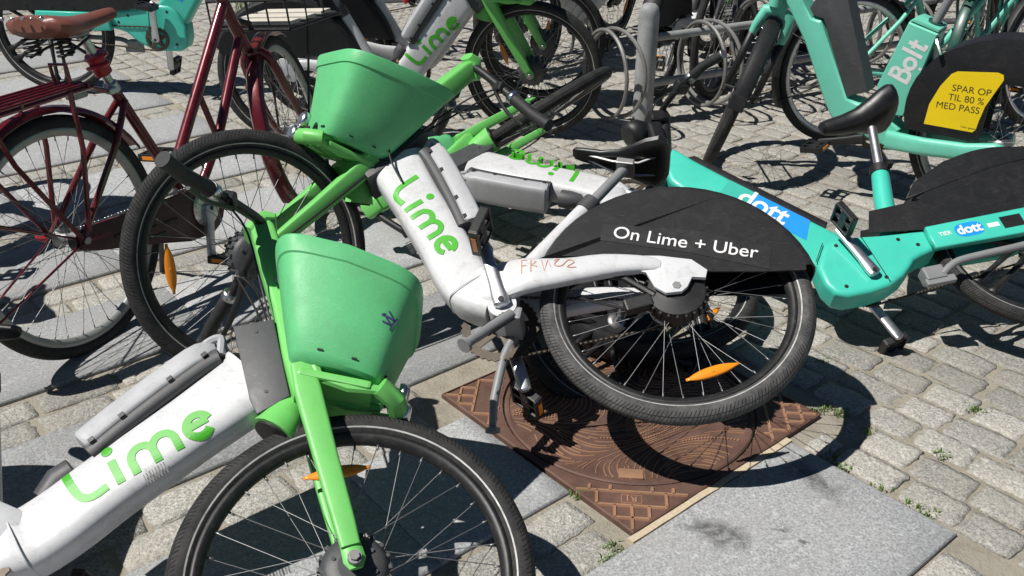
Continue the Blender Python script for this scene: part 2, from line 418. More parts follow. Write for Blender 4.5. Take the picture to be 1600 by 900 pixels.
def wordmark():
    """round-shouldered lower case word with a bent capital, drawn stroke by stroke"""
    st = [smooth_pts([(-.12, 1.62), (-.02, .62), (.14, .22), (.45, .08), (.98, .14)], 6),
          [(1.42, -.02), (1.42, .5), (1.42, .98)],
          [(2.0, -.02), (2.0, .5)]+arc(2.40, .5, .40, 180, 0)+[(2.80, -.02)],
          [(2.80, .5)]+arc(3.20, .5, .40, 180, 0)+[(3.60, -.02)],
          [(4.06, .52), (4.5, .52), (4.86, .52)], arc(4.48, .46, .43, 8, 318, 26)]
    vs, fs = strokes_flat(st, .29)
    b = len(vs); vs.append(V((1.42, 1.42, 0))); k = 16
    for i in range(k): vs.append(V((1.42+.2*math.cos(2*math.pi*i/k), 1.42+.2*math.sin(2*math.pi*i/k), 0)))
    for i in range(k): fs.append((b, b+1+i, b+1+(i+1) % k))
    vs = [V((v.x-2.4, v.y-.62, v.z)) for v in vs]
    return vs, fs
def bold_word():
    """heavy geometric four-letter word with a dot below its round letter"""
    st = [[(0, -.12), (0, .5), (0, 1.42)], [(0, 0), (.3, 0)]+arc(.36, .36, .36, -90, 90, 10)+[(.2, .72)], [(0, .74), (.28, .74)]+arc(.32, 1.02, .28, -90, 90, 10)+[(0, 1.30)],
          arc(1.28, .42, .36, 0, 360, 24), [(2.02, -.1), (2.02, .6), (2.02, 1.42)], [(2.58, -.06), (2.58, .6), (2.58, 1.22)], [(2.3, .80), (2.6, .80), (2.92, .80)], [(2.58, .05), (2.75, .03), (2.92, .04)]]
    vs, fs = strokes_flat(st, .27)
    b = len(vs); vs.append(V((1.28, -.36, 0)))
    for i in range(14): vs.append(V((1.28+.11*math.cos(2*math.pi*i/14), -.36+.11*math.sin(2*math.pi*i/14), 0)))
    for i in range(14): fs.append((b, b+1+i, b+1+(i+1) % 14))
    return [V((v.x-1.45, v.y-.6, v.z)) for v in vs], fs
def decal(name, flatmesh, mat, parent, origin, right, up, target=None, lift=.0012, dirn=None, thick=0):
    """lays flat lettering on a surface of the parent (local space), draped on it when target bmesh data is given"""
    vs, fs = flatmesh; right, up = V(right), V(up); o = V(origin); nrm = right.cross(up).normalized()
    bm = bmesh.new(); L = [bm.verts.new(o+right*v.x+up*v.y+nrm*v.z) for v in vs]
    for f in fs:
        try: bm.faces.new([L[i] for i in f])
        except ValueError: pass
    if target is not None:
        lay = bm.verts.layers.float.new('lay')
        for v in bm.verts: v[lay] = (v.co-o).dot(nrm)
        for _ in range(3): bmesh.ops.subdivide_edges(bm, edges=[e for e in bm.edges if e.calc_length() > .0075], cuts=1, use_grid_fill=True)
        bv = BVHTree.FromPolygons([v.co[:] for v in target.vertices], [p.vertices[:] for p in target.polygons])
        for v in bm.verts:
            h = bv.ray_cast(v.co+nrm*.08, -nrm, .2)
            if h[0] is not None: v.co = h[0]+nrm*(lift+v[lay])
    bmesh.ops.recalc_face_normals(bm, faces=bm.faces[:])
    me = bpy.data.meshes.new(name); bm.to_mesh(me); bm.free(); me.materials.append(M[mat])
    return link(name, me, parent)
# ------------------------------------------------------------------ shared bicycle parts
_wc = {}
def wheel_meshes(key, Rw, tr, tyre, rim, spoke, n, motor, mag=False, stripe=True, rimh=.022):
    if key in _wc: return _wc[key]
    out = {}
    # tyre: torus with uv (u along the tread, v round the section)
    phis = sorted([-math.pi+2*math.pi*k/18 for k in range(18)]+([1.965, 2.045, -1.965, -2.045] if stripe else []))
    bm = bmesh.new(); uvl = bm.loops.layers.uv.new('UVMap'); NT = 88; Rc = Rw-tr
    rings = []
    for i in range(NT):
        a = 2*math.pi*i/NT; c, q = math.cos(a), math.sin(a)
        rings.append([bm.verts.new(((Rc+tr*math.cos(p))*c, tr*.94*math.sin(p), (Rc+tr*math.cos(p))*q)) for p in phis])
    nb = round(2*math.pi*Rw/.0095)
    m = len(phis)
    for i in range(NT):
        for k in range(m):
            k2 = (k+1) % m
            f = bm.faces.new((rings[i][k], rings[i][k2], rings[(i+1) % NT][k2], rings[(i+1) % NT][k])); f.smooth = True
            p0 = phis[k]; p1 = phis[k2] if k2 else math.pi
            for lp, (ii, pp) in zip(f.loops, ((i, p0), (i, p1), (i+1, p1), (i+1, p0))):
                lp[uvl].uv = (nb*ii/NT, pp/math.pi)
            if stripe and 1.9 < min(abs(p0), abs(p1)) and max(abs(p0), abs(p1)) < 2.1: f.material_index = 1
    bmesh.ops.recalc_face_normals(bm, faces=bm.faces[:])
    me = bpy.data.meshes.new('tyre'); bm.to_mesh(me); bm.free(); me.materials.append(M[tyre]); me.materials.append(M['stripe']); out['tyre'] = me
    Rr = Rw-2*tr+.008
    b = MB(); secs = []
    hw = tr*.62
    for i in range(72):
        a = 2*math.pi*i/72; c, q = math.cos(a), math.sin(a)
        secs.append([V((r*c, y, r*q)) for r, y in ((Rr, -hw), (Rr, hw), (Rr-rimh*.5, hw*.95), (Rr-rimh, hw*.35), (Rr-rimh, -hw*.35), (Rr-rimh*.5, -hw*.95))])
    b.loft(secs, closed=True)
    if mag:
        for i in range(6):
            a = R(60*i+30)
            for d in (-.024, .024):
                p0 = V((.045*math.cos(a)-d*math.sin(a), 0, .045*math.sin(a)+d*math.cos(a))); p1 = V(((Rr-.01)*math.cos(a)-d*math.sin(a)*1.2, 0, (Rr-.01)*math.sin(a)+d*math.cos(a)*1.2))
                b.tube([p0, p0.lerp(p1, .5), p0.lerp(p1, .85), p1], [.013, .009, .011, .024], 8)
    me = bpy.data.meshes.new('rim'); bmesh.ops.recalc_face_normals(b.bm, faces=b.bm.faces[:]); b.bm.to_mesh(me); b.bm.free(); me.materials.append(M[rim]); out['rim'] = me
    if not mag:
        b = MB(); rf = .058 if motor else .028; fy = .028 if motor else .032
        for i in range(n):
            sd = 1 if i % 2 else -1
            ar = 2*math.pi*i/n; kk = ((i//2) % 2)*2-1
            ah = ar+kk*(.55 if motor else 1.05)
            b.tube([(rf*math.cos(ah), sd*fy, rf*math.sin(ah)), ((Rr-rimh+.002)*math.cos(ar), sd*.003, (Rr-rimh+.002)*math.sin(ar))], .00105, 4, cap=False)
            e = V(((Rr-rimh)*math.cos(ar), sd*.003, (Rr-rimh)*math.sin(ar)))
            b.tube([e, e*.955], .0024, 4)
        me = bpy.data.meshes.new('spokes'); b.bm.to_mesh(me); b.bm.free(); me.materials.append(M[spoke]); out['spokes'] = me
    b = MB()
    if motor:
        b.tube([(0, -.045, 0), (0, -.04, 0), (0, -.03, 0), (0, .03, 0), (0, .04, 0), (0, .045, 0)], [.03, .05, .062, .062, .05, .03], 28)
        for k in range(18):
            a = 2*math.pi*k/18
            b.box((.062*math.cos(a), 0, .062*math.sin(a)), (.012, .062, .009), Matrix.Rotation(-a, 3, 'Y'), .002)
        for k in range(6):
            a = 2*math.pi*k/6; b.cyl((.04*math.cos(a), -.046, .04*math.sin(a)), (.04*math.cos(a), .046, .04*math.sin(a)), .004, seg=6)
    else:
        b.tube([(0, -.036, 0), (0, -.033, 0), (0, -.030, 0), (0, -.02, 0), (0, .02, 0), (0, .030, 0), (0, .033, 0), (0, .036, 0)], [.014, .03, .03, .016, .016, .03, .03, .014], 18)
    b.cyl((0, -.072, 0), (0, .072, 0), .006, seg=10)
    for sy in (-1, 1): b.cyl((0, sy*.066, 0), (0, sy*.076, 0), .011, seg=6)
    me = bpy.data.meshes.new('hub'); bmesh.ops.recalc_face_normals(b.bm, faces=b.bm.faces[:]); b.bm.to_mesh(me); b.bm.free(); me.materials.append(M['grey' if motor else 'steel']); out['hub'] = me
    b = MB()
    secs = []
    for k in range(15):
        t = -1+2*k/14; w = max(.25, 1-abs(t)**2.4)
        secs.append([V((t*.066, .0055*w*math.cos(2*math.pi*j/8), .0145*w*math.sin(2*math.pi*j/8))) for j in range(8)])
    b.loft(secs); b.cyl((0, -.007, 0), (0, .007, 0), .004, seg=8)
    me = bpy.data.meshes.new('reflector'); bmesh.ops.recalc_face_normals(b.bm, faces=b.bm.faces[:]); b.bm.to_mesh(me); b.bm.free(); me.materials.append(M['orange']); out['reflector'] = me
    _wc[key] = out; return out
def wheel(parent, mt, key, Rw=.335, tr=.026, tyre='tyre', rim='rimblack', spoke='spoke', n=36, motor=False, mag=False, stripe=True, refl=(), spin=0, rimh=.022, name='wheel', rr=.217):
    ms = wheel_meshes(key, Rw, tr, tyre, rim, spoke, n, motor, mag, stripe, rimh)
    w = link(name, ms['rim'], parent); w.matrix_local = mt @ Matrix.Rotation(R(spin), 4, 'Y')
    link('tyre', ms['tyre'], w)
    if 'spokes' in ms: link('spokes', ms['spokes'], w)['kind'] = 'stuff'
    link('hub', ms['hub'], w)
    for a in refl:
        r = link('reflector', ms['reflector'], w); a = R(a-spin)
        r.matrix_local = Matrix.Translation((rr*math.cos(a), .012, rr*math.sin(a))) @ Matrix.Rotation(-a+math.pi/2, 4, 'Y')
    return w
def T(*p): return Matrix.Translation(p)
def saddle(parent, nose, L=.26, wid=.085, mat='saddle', pitch=0, th=.05, S=None):
    """nose = (x, z) of the front tip top; the seat runs backwards from it"""
    b = MB(); secs = []
    prof = [(0, .010, .30), (.03, .020, .5), (.12, .024, .62), (.3, .028, .7), (.48, .040, .8), (.62, .062, .95), (.76, .084, 1.05), (.88, .092, 1.1), (.96, .082, 1.0), (1, .05, .7)]
    for s, hw, t in prof:
        x = nose[0]-s*L; zt = nose[1]+.018*math.sin(s*math.pi)*-.6+.022*max(0, s-.55)
        hw *= wid/.092; h = th*t*.55; sec = []
        for k in range(18):
            a = 2*math.pi*k/18; c, q = math.cos(a), math.sin(a)
            yy = hw*math.copysign(abs(c)**.75, c); zz = (q*.42 if q > 0 else q)*h
            sec.append(V((x, yy, zt-.012+zz-(abs(yy)/max(hw, .001))**2*.008)))
        secs.append(sec)
    b.loft(secs)
    m = T(nose[0], 0, nose[1]) @ Matrix.Rotation(R(-pitch), 4, 'Y') @ T(-nose[0], 0, -nose[1])
    o = b.build('saddle', mat, parent, m)
    b = MB()
    for sy in (-1, 1):
        b.tube([(nose[0]-.04*L/.26, sy*.008, nose[1]-.03), (nose[0]-.12, sy*.02, nose[1]-.055), (nose[0]-.19, sy*.025, nose[1]-.055), (nose[0]-.93*L, sy*.04, nose[1]-.028)], .004, 6)
    b.box((nose[0]-.155, 0, nose[1]-.055), (.05, .06, .022), bev=.004)
    b.build('saddle_rail', 'steel', o, m)
    return o
def crank(parent, bb, side, ang, L=.165, y=.062, mat='alu', pedal=True, pmat='black', pang=0, amber=True):
    d = V((math.cos(R(ang)), 0, math.sin(R(ang)))); u = V((-d.z, 0, d.x)); o = V((bb[0], side*y, bb[1]))
    b = MB(); secs = []
    for s, h, w, yy in ((-.012, .012, .009, 0), (-.006, .021, .013, 0), (.02, .021, .013, 0), (.06, .017, .011, .006), (.12, .016, .010, .012), (L-.012, .0165, .010, .016), (L+.008, .015, .010, .017), (L+.013, .007, .006, .017)):
        c = o+d*s+V((0, side*yy, 0))
        secs.append([c+u*(h*math.copysign(abs(math.cos(a))**.7, math.cos(a)))+V((0, w*math.copysign(abs(math.sin(a))**.7, math.sin(a)), 0)) for a in [2*math.pi*k/14 for k in range(14)]])
    b.loft(secs)
    c = b.build('crank_arm', mat, parent)
    b = MB(); b.cyl(o+V((0, side*.013, 0)), o+V((0, side*.0145, 0)), .008, seg=14); e0 = o+d*L+V((0, side*.027, 0))
    b.cyl(e0, e0+V((0, side*.0012, 0)), .007, seg=10)
    b.build('crank_bolt', 'black', c)
    if pedal:
        e = o+d*L+V((0, side*.018, 0)); b = MB(); q = Matrix.Rotation(R(pang), 3, 'Y')
        b.cyl(e, e+V((0, side*.105, 0)), .008, seg=10)
        ce = e+V((0, side*.062, 0))
        for sx in (-1, 1):
            b.box(ce+q @ V((sx*.040, 0, 0)), (.009, .090, .026), q, .003)
            b.box(ce+q @ V((sx*.020, 0, 0)), (.036, .012, .020), q, .002)
        for sy in (-1, 1):
            b.box(ce+V((0, sy*.042, 0)), (.082, .009, .024), q, .003)
        b.box(ce, (.03, .085, .018), q, .004)
        p = b.build('pedal', pmat, c)
        b = MB()
        for sx in ((-1, 1) if amber else ()): b.box(ce+q @ V((sx*.0455, 0, 0)), (.002, .05, .012), q)
        b.build('pedal_reflector', 'orange', p)
    return c
def chainring(parent, bb, side, y, r=.085, mat='chain', to=(0, 0), r2=.035, guard=False):
    b = MB(); n = 72; secs = []
    yy = side*y
    for k in range(n):
        a = 2*math.pi*k/n; ro = r+(.004 if k % 2 else -.001); c, q = math.cos(a), math.sin(a)
        secs.append([V((bb[0]+ro*c, yy-.002, bb[1]+ro*q)), V((bb[0]+ro*c, yy+.002, bb[1]+ro*q)), V((bb[0]+r*.78*c, yy+.002, bb[1]+r*.78*q)), V((bb[0]+r*.78*c, yy-.002, bb[1]+r*.78*q))])
    b.loft(secs, closed=True, smooth=False)
    for k in range(5):
        a = 2*math.pi*k/5+.3
        b.tube([(bb[0]+.015*math.cos(a), yy, bb[1]+.015*math.sin(a)), (bb[0]+r*.8*math.cos(a), yy, bb[1]+r*.8*math.sin(a))], [.014, .009], 6, flat=.3)
    b.cyl((bb[0], yy-.006, bb[1]), (bb[0], yy+.006, bb[1]), .02)
    o = b.build('chainring', mat, parent)
    # chain as a run of links
    b = MB(); d = V((to[0]-bb[0], 0, to[1]-bb[1])); L = d.length; d.normalize(); u = V((-d.z, 0, d.x))
    for sg in (1, -1):
        p0 = V((bb[0], yy, bb[1]))+u*sg*r; p1 = V((to[0], yy, to[1]))+u*sg*r2
        m = int((p1-p0).length/.0127)
        for k in range(m):
            a = p0.lerp(p1, k/m); c2 = p0.lerp(p1, (k+.86)/m); w = .0035 if k % 2 else .0024
            b.tube([a, c2], .0042, 5, flat=w/.0042)
    b.build('chain', mat, o)
    return o
def cable(parent, pts, r=.0028, mat='black', name='cable'):
    b = MB(); b.tube(smooth_pts(pts, 5), r, 6); return b.build(name, mat, parent)
def skirt(parent, ax, Rf, a0, a1, lower, y=.052, mat='skirt', name='wheel_skirt', inner=True):
    """mudguard arch round the axle from angle a0 (front) to a1 (rear), with side panels down to the given lower outline"""
    b = MB(); n = 22; top = []
    for k in range(n+1):
        a = R(a0+(a1-a0)*k/n); top.append((ax[0]+Rf*math.cos(a), ax[1]+Rf*math.sin(a)))
    # arch: five-point cross section, doubled for thickness
    def ring(a, off):
        out = []
        for yy, rr in ((-y, -.030), (-y*.94, -.012), (-y*.6, 0), (0, .003), (y*.6, 0), (y*.94, -.012), (y, -.030)):
            out.append(V((ax[0]+(Rf+rr-off)*math.cos(a), yy*(1-off*6), ax[1]+(Rf+rr-off)*math.sin(a))))
        return out
    secs = []
    for k in range(n+1):
        a = R(a0+(a1-a0)*k/n); o = ring(a, 0); i = ring(a, .004); secs.append(o+list(reversed(i)))
    b.loft(secs)
    for sy in (-1, 1):
        up = [(ax[0]+(Rf-.028)*math.cos(R(a0+(a1-a0)*k/n)), ax[1]+(Rf-.028)*math.sin(R(a0+(a1-a0)*k/n))) for k in range(n+1)]
        b.prism(up+list(reversed(lower)), sy*y-.0022, sy*y+.0022)
    return b.build(name, mat, parent)

# ------------------------------------------------------------------ white and green rental bike
LS = V((-.515, 0, .857)).normalized()
def steerM(p, axis, deg): return T(*p) @ Matrix.Rotation(R(deg), 4, axis) @ T(*[-c for c in p])
def lime_bike(mt, steer, label, seat=(.335, .490), *, lshift=0, marker=False,  name='rental_bike', tyre='tyre', left_crank=115, stand=True, skirt_text=None, scribble=False, detail=True, wheel_refl=(30, 210), refl2=(200,), fspin=0, group='white and green rental bikes', tyre2=None):
    o = empty(name, mt); tag(o, label, 'bicycle', group)
    S = steerM((1.135, 0, 0), LS, steer)
    # frame: fat down tube sweeping into twin chain stays
    b = MB()
    path = smooth_pts([(.828, .366), (.80, .325), (.705, .205), (.62, .10), (.555, .012), (.50, -.042), (.44, -.058)], 4)
    n = len(path); hh = []; hw = []
    for i in range(n):
        t = i/(n-1)
        hh.append((.088 if t < .08 else .083-.05*min(.3, t)) if t < .55 else .068)
        hw.append(.045 if t < .8 else .052)
    b.oval([tuple(p) for p in path], hh, hw, p=3.7, seg=32)
    for sy in (-1, 1):
        cp = smooth_pts([(.50, -.048), (.44, -.035), (.37, -.018), (.27, .008), (.18, .037), (.10, .053), (.045, .058)], 3)
        b.oval([tuple(p) for p in cp], [.062, .060, .058, .057, .055, .053, .050, .045, .041, .037, .035, .034, .032, .029, .026, .024, .022, .019, .012], [.022]*13+[.021, .020, .018, .015, .012, .008], [sy*(.022+.046*min(1, i/6)) for i in range(len(cp))], p=2.8, seg=18)
        b.prism([(.115, .076), (.05, .084), (-.027, .083), (-.068, .056), (-.066, .032), (-.034, .03), (-.026, .0), (-.014, -.016), (.023, -.026), (.052, -.010), (.076, .028), (.11, .034)], sy*.068-.006, sy*.068+.006, .003)
    b.cyl((.412, -.052, -.098), (.412, .052, -.098), .036, seg=22)
    b.tube([(.42, 0, -.03), (.33, 0, .15), (.255, 0, .292)], [.03, .024, .022], 18)
    fr = b.build('frame', 'white', o)
    b = MB()
    for (cx, cz, hx, ang_) in ((.505, -.040, .071, 140), (.475, -.05, .066, 165)):
        pass
    secs = []
    for k_ in range(36):
        a_ = 2*math.pi*k_/36; c_, s_ = math.cos(a_), math.sin(a_)
        cu = math.copysign(abs(c_)**(2/3.7), c_)*.0695; cw = math.copysign(abs(s_)**(2/3.7), s_)*.0535
        secs.append([V((.503-.72*cu*1.0+(.0022*math.cos(j*math.pi/3))*.7, cw*(1+.02*math.cos(j*math.pi/3)), -.038+.70*cu+.0022*math.sin(j*math.pi/3))) for j in range(6)])
    b.loft(secs, closed=True); b.build('weld_bead', 'white', fr)
    wm = wordmark(); k = .0555
    wm = ([V((v.x*k, v.y*k, v.z*k)) for v in wm[0]], wm[1])
    for sy in (1, -1):
        rt = V((-.715, 0, -.70)) if sy > 0 else V((.715, 0, .70))
        decal('logo', wm, 'logo', fr, (.674+.7*lshift, sy*.05, .155-.715*lshift), rt, (-.70, 0, .715), fr.data)
    if detail:
        b = MB()
        for i in range(8): b.box((.705+.004*i, -.0462, .103+.0044*i), (.0014+.0008*(i % 3), .0008, .026), Matrix.Rotation(R(-44), 3, 'Y'))
        b.build('bar_code', 'ink', fr)
    if scribble:
        st = [[(-.30, -.5), (-.3, .5)], [(-.3, .5), (.0, .45)], [(-.3, .05), (-.05, .05)], [(.2, -.4), (.22, .45), (.5, .3), (.25, .05), (.55, -.05)], [(.8, .4), (.95, -.4), (1.15, .4), (1.3, -.1)], smooth_pts([(1.5, .3), (1.8, .45), (1.5, 0), (1.9, -.1), (2.3, .3), (2.6, .1), (2.2, -.2), (2.7, -.25)], 4)]
        vs, fs = strokes_flat(st, .045)
        decal('scribble', ([V((v.x*.045, v.y*.045, v.z*.045)) for v in vs], fs), 'scribble', fr, (.365, .088, -.004), (-.97, 0, .20), (.20, 0, .97), fr.data)
    # battery on the rider's side of the down tube
    b = MB()
    bp = smooth_pts([(.748, .400), (.725, .380), (.675, .315), (.61, .222), (.572, .162), (.562, .145)], 3)
    nb = len(bp); hb = [.014+.013*min(1, i/3, (nb-1-i)/2+.15) for i in range(nb)]; wb = [.036+.018*min(1, i/4, (nb-1-i)/1.5+.2) for i in range(nb)]
    off = [(p[0]-.765*.0, p[1]) for p in bp]
    b.oval([(p[0]-.018, p[1]+.014) for p in bp], hb, wb, p=5.5, seg=28)
    bt = b.build('battery', 'battery', o)
    b = MB(); b.oval([(p[0]+.004, p[1]-.004) for p in bp[1:-1]], [.020]*(nb-2), [.048]*(nb-2), p=5, seg=20)
    b.build('battery_cradle', 'grey', bt)
    b = MB(); b.tube(smooth_pts([(.745, .03, .40), (.735, .034, .435), (.71, .034, .42), (.685, .03, .375)], 4), .010, 8); b.tube(smooth_pts([(.745, -.03, .40), (.735, -.034, .435), (.71, -.034, .42), (.685, -.03, .375)], 4), .010, 8); b.cyl((.73, -.034, .432), (.73, .034, .432), .011, seg=10)
    b.build('battery_handle', 'battery', bt)
    b = MB()
    for i in range(4):
        p = bp[3+i*3]; 
        for sy in (-1, 1): b.box((p[0]-.003, sy*.052, p[1]+.003), (.012, .006, .010), Matrix.Rotation(R(-54), 3, 'Y'), .001)
    b.build('battery_clip', 'black', bt)
    b = MB(); b.tube([(.535, 0, .115), (.515, 0, .09), (.50, 0, .05)], [.032, .034, .026], 16); b.build('lock_box', 'grey', o)
    # head bracket between frame and column
    b = MB(); b.prism([(.755, .462), (.835, .492), (.925, .318), (.872, .268), (.845, .30)], -.048, .048, .006)
    br = b.build('head_bracket', 'grey', o)
    b = MB()
    for q in ((.81, .455), (.875, .32)):
        for sy in (-1, 1): b.cyl((q[0], sy*.047, q[1]), (q[0], sy*.0495, q[1]), .004, seg=8)
    b.build('bracket_screw', 'black', br)
    # steering column and fork
    b = MB()
    b.oval([(.700, .775), (.716, .752), (.77, .66), (.84, .54), (.90, .42), (.945, .34), (.955, .315)], [.02, .028, .031, .031, .032, .033, .028], [.022, .03, .034, .036, .05, .072, .07], p=6, seg=24)
    b.oval([(.69, .735), (.700, .765), (.712, .785), (.735, .79)], [.018, .02, .02, .012], [.03, .034, .034, .03], p=3, seg=16)
    for sy in (-1, 1):
        b.oval([(.925, .375), (.955, .32), (1.03, .185), (1.10, .062), (1.122, .022)], [.022, .027, .023, .020, .018], [.018, .019, .018, .015, .013], [sy*.064]*5, p=6, seg=20)
        b.tube([(1.118, sy*.064, .030), (1.135, sy*.064, .0), (1.142, sy*.064, -.014)], [.019, .021, .012], 14, flat=.42)
    b.tube([(.915, 0, .335), (.918, 0, .31), (.915, 0, .28), (.905, 0, .245)], [.03, .040, .045, .050], 18)
    fk = b.build('fork', 'green', o, S)
    b = MB()
    b.cyl((.907, 0, .252), (.9035, 0, .2405), .042, seg=18); b.cyl((.93, 0, .30), (.955, 0, .25), .025, seg=12); b.build('headset', 'black', fk, S)
    b = MB()
    for sy in (-1, 1):
        b.cyl((.803, sy*.034, .60), (.803, sy*.039, .60), .010, seg=8)
        b.cyl((1.135, sy*.07, 0), (1.135, sy*.082, 0), .013, seg=12); b.cyl((1.135, sy*.082, 0), (1.135, sy*.088, 0), .009, seg=6)
    b.build('fork_bolt', 'steel', fk, S)
    b = MB()
    for q in ((.812, .585), (.775, .648)):
        b.box((q[0]+.006, .0362, q[1]-.004), (.034, .0012, .016), Matrix.Rotation(R(58), 3, 'Y'))
    b.build('warning_label', 'logow', fk, S)
    # bars
    b = MB(); hp = [(.585, -.30, .632), (.606, -.25, .652), (.642, -.18, .69), (.682, -.085, .738), (.705, -.03, .762), (.708, 0, .765), (.705, .03, .762), (.682, .085, .738), (.642, .18, .69), (.606, .25, .652), (.585, .30, .632)]
    b.tube(smooth_pts(hp, 3), .0125, 12); hb_ = b.build('handlebar', 'black', o, S)
    for sy in (-1, 1):
        g = [V((.578, sy*.316, .626)), V((.585, sy*.30, .632)), V((.606, sy*.25, .652)), V((.636, sy*.19, .684))]
        b = MB(); b.tube([g[0]+(g[0]-g[1])*.01, g[0], g[1], g[2], g[3]], [.014, .0185, .0172, .0172, .0185], 16); b.build('grip', 'grip', hb_, S)
        b = MB(); b.cyl(g[3], g[3].lerp(V((.682, sy*.085, .738)), .16), .0195, seg=16); b.build('grip_ring', 'chrome', hb_, S)
        b = MB(); b.box((.665, sy*.135, .712), (.03, .04, .028), None, .006); b.tube(smooth_pts([(.668, sy*.11, .712), (.672, sy*.15, .680), (.655, sy*.21, .632), (.632, sy*.27, .604)], 3), [.008]*7+[.006]*3, 8, flat=.7); b.build('brake_lever', 'black', hb_, S)
        cable(hb_, [S @ V((.668, sy*.12, .705)), S @ V((.72, sy*.10, .66)), S @ V((.78, sy*.05, .56)), S @ V((.85, sy*.036, .44))], .0026)
    # basket
    b = MB(); N = 40
    def loop(cx, cz, dx, dw, tilt, p=5.5, front=.80):
        out = []
        for k in range(N):
            a = 2*math.pi*k/N; c, q = math.cos(a), math.sin(a)
            x = math.copysign(abs(c)**(2/p), c)*dx; y = math.copysign(abs(q)**(2/p), q)*dw
            if x > 0: y *= 1-(1-front)*(x/dx)
            out.append(V((cx+x, y, cz+x*tilt)))
        return out
    lv = [(1.000, .372, .078, .085, .0), (.998, .376, .092, .098, .0), (.994, .388, .100, .108, .0), (.984, .45, .118, .130, -.01), (.970, .54, .144, .160, -.03), (.966, .575, .154, .173, -.04), (.966, .577, .158, .177, -.04), (.961, .609, .167, .187, -.05), (.961, .613, .166, .186, -.05)]
    secs = [loop(*q) for q in lv]
    secs.append(loop(.961, .611, .160, .180, -.05)); secs.append(loop(.970, .54, .139, .155, -.03)); secs.append(loop(.998, .388, .092, .095, 0))
    b.loft(secs)
    bk = b.build('basket', 'basket', o, S)
    b = MB()
    for x in (.96, 1.03):
        for sy in (-1, 1): b.box((x, sy*(.1085+(.003 if x < 1 else -.006*(x-.99)/.05)), .392), (.012, .003, .004), None, .001)
    for y in (-.05, 0, .05): b.box((1.0955, y, .394), (.004, .02, .005), None, .001)
    b.build('drain_slot', 'black', bk, S)
    b = MB()
    for y in (-.07, 0, .07): b.tube([(.915, y, .43), (.965, y, .355), (1.03, y, .345), (1.095, y, .352)], [.016, .013, .012, .010], 8)
    b.prism([(.84, .60), (.875, .60), (.955, .40), (.93, .385)], -.05, .05, .006)
    b.box((1.0, 0, .352), (.15, .17, .018), None, .006)
    b.tube([(1.09, -.07, .36), (1.125, -.05, .35), (1.135, 0, .347), (1.125, .05, .35), (1.09, .07, .36)], .022, 10)
    b.build('basket_bracket', 'green', bk, S)
    b = MB(); b.tube([(1.12, 0, .352), (1.15, 0, .35), (1.158, 0, .35)], [.022, .024, .018], 18); b.tube([(1.125, 0, .395), (1.14, 0, .397), (1.145, 0, .397)], [.024, .024, .014], 18, flat=.9)
    b.build('headlamp', 'chrome', bk, S)
    if False:
        b = MB()
        for k in range(5): b.box((1.05+.006*k, -.163+.004*k, .53+.012*k), (.012, .002, .009), Matrix.Rotation(R(-14), 3, 'Z'))
        b.build('sticker', 'inkgrey', bk, S)
    if marker:
        st = [smooth_pts([(-.4, .3), (-.2, -.3), (0, .3), (.2, -.3), (.4, .3)], 4), [(-.5, -.5), (0, -.42), (.5, -.5)], smooth_pts([(-.1, .6), (.1, .4), (-.1, .5)], 3)]
        vs, fs = strokes_flat(st, .12); nb_ = V((.30, -.93, 0))
        bm_ = bk.data
        decal('marker_scrawl', ([v*.030 for v in vs], fs), 'purple', bk, S @ V((1.085, -.150, .50)), (S.to_3x3() @ V((.2, .25, .94))), (S.to_3x3() @ V((-.9, -.22, .25))), bm_)
    cable(fk, [S @ V(p) for p in ((.66, .12, .70), (.74, .09, .60), (.86, .075, .44), (1.0, .090, .22), (1.10, .085, .06), (1.12, .05, .02))], .003)
    cable(o, [(.80, .05, .50), (.84, .075, .42), (.82, .07, .33), (.77, .055, .26)], .003)
    # seat
    b = MB(); b.tube([(.265, 0, .272), (.178, 0, .437)], .0145, 16); b.build('seat_post', 'midgrey', o)
    b = MB(); b.tube([(.272, 0, .26), (.252, 0, .298)], .026, 16); b.tube([(.262, -.02, .277), (.235, -.05, .275), (.225, -.075, .285)], [.008, .006, .005], 8); b.build('seat_clamp', 'grey', o)
    saddle(o, seat, .27, .098, pitch=2)
    # wheel guard
    lower = [(.360, .045), (.30, .066), (.2, .078), (.1, .092), (-.075, .068), (-.20, .085), (-.300, .103)]
    sk = skirt(o, (0, 0), .350, 9, 158, lower, .050)
    if skirt_text:
        me = sk.data
        bb = MB(); bb.prism([(.205, .182), (.205, .128), (-.02, .118), (-.215, .092), (-.215, .158), (-.02, .190)], .0528, .0535); bb.build('print_panel', 'black', sk)
        decal('print', text_flat(skirt_text, .0535, .0002), 'logow', sk, (-.004, .0537, .148), (-.995, 0, -.055), (-.055, 0, .995), None)
    # drive
    chainring(o, (.425, -.108), -1, .042, .096, 'chain')
    crank(o, (.412, -.098), 1, left_crank, pang=82); crank(o, (.412, -.098), -1, left_crank+180, pang=-30)
    b = MB(); b.tube([(0, -.066, 0), (0, -.02, 0), (0, .012, 0), (0, .016, 0), (0, .052, 0), (0, .058, 0)], [.03, .045, .052, .074, .070, .03], 28)
    for k in range(22):
        a = 2*math.pi*k/22; b.box((.071*math.cos(a), .034, .071*math.sin(a)), (.012, .030, .006), Matrix.Rotation(-a, 3, 'Y'))
    b.box((.085, .04, -.045), (.07, .03, .035), Matrix.Rotation(R(25), 3, 'Y'), .005)
    b.tube([(.05, .05, -.02), (.13, .052, .02), (.2, .06, .02)], .009, 8)
    b.build('hub_brake', 'black', o)
    cable(o, [(.05, .052, -.045), (.10, .04, -.06), (.16, .03, -.05), (.24, .02, -.03)], .0032)
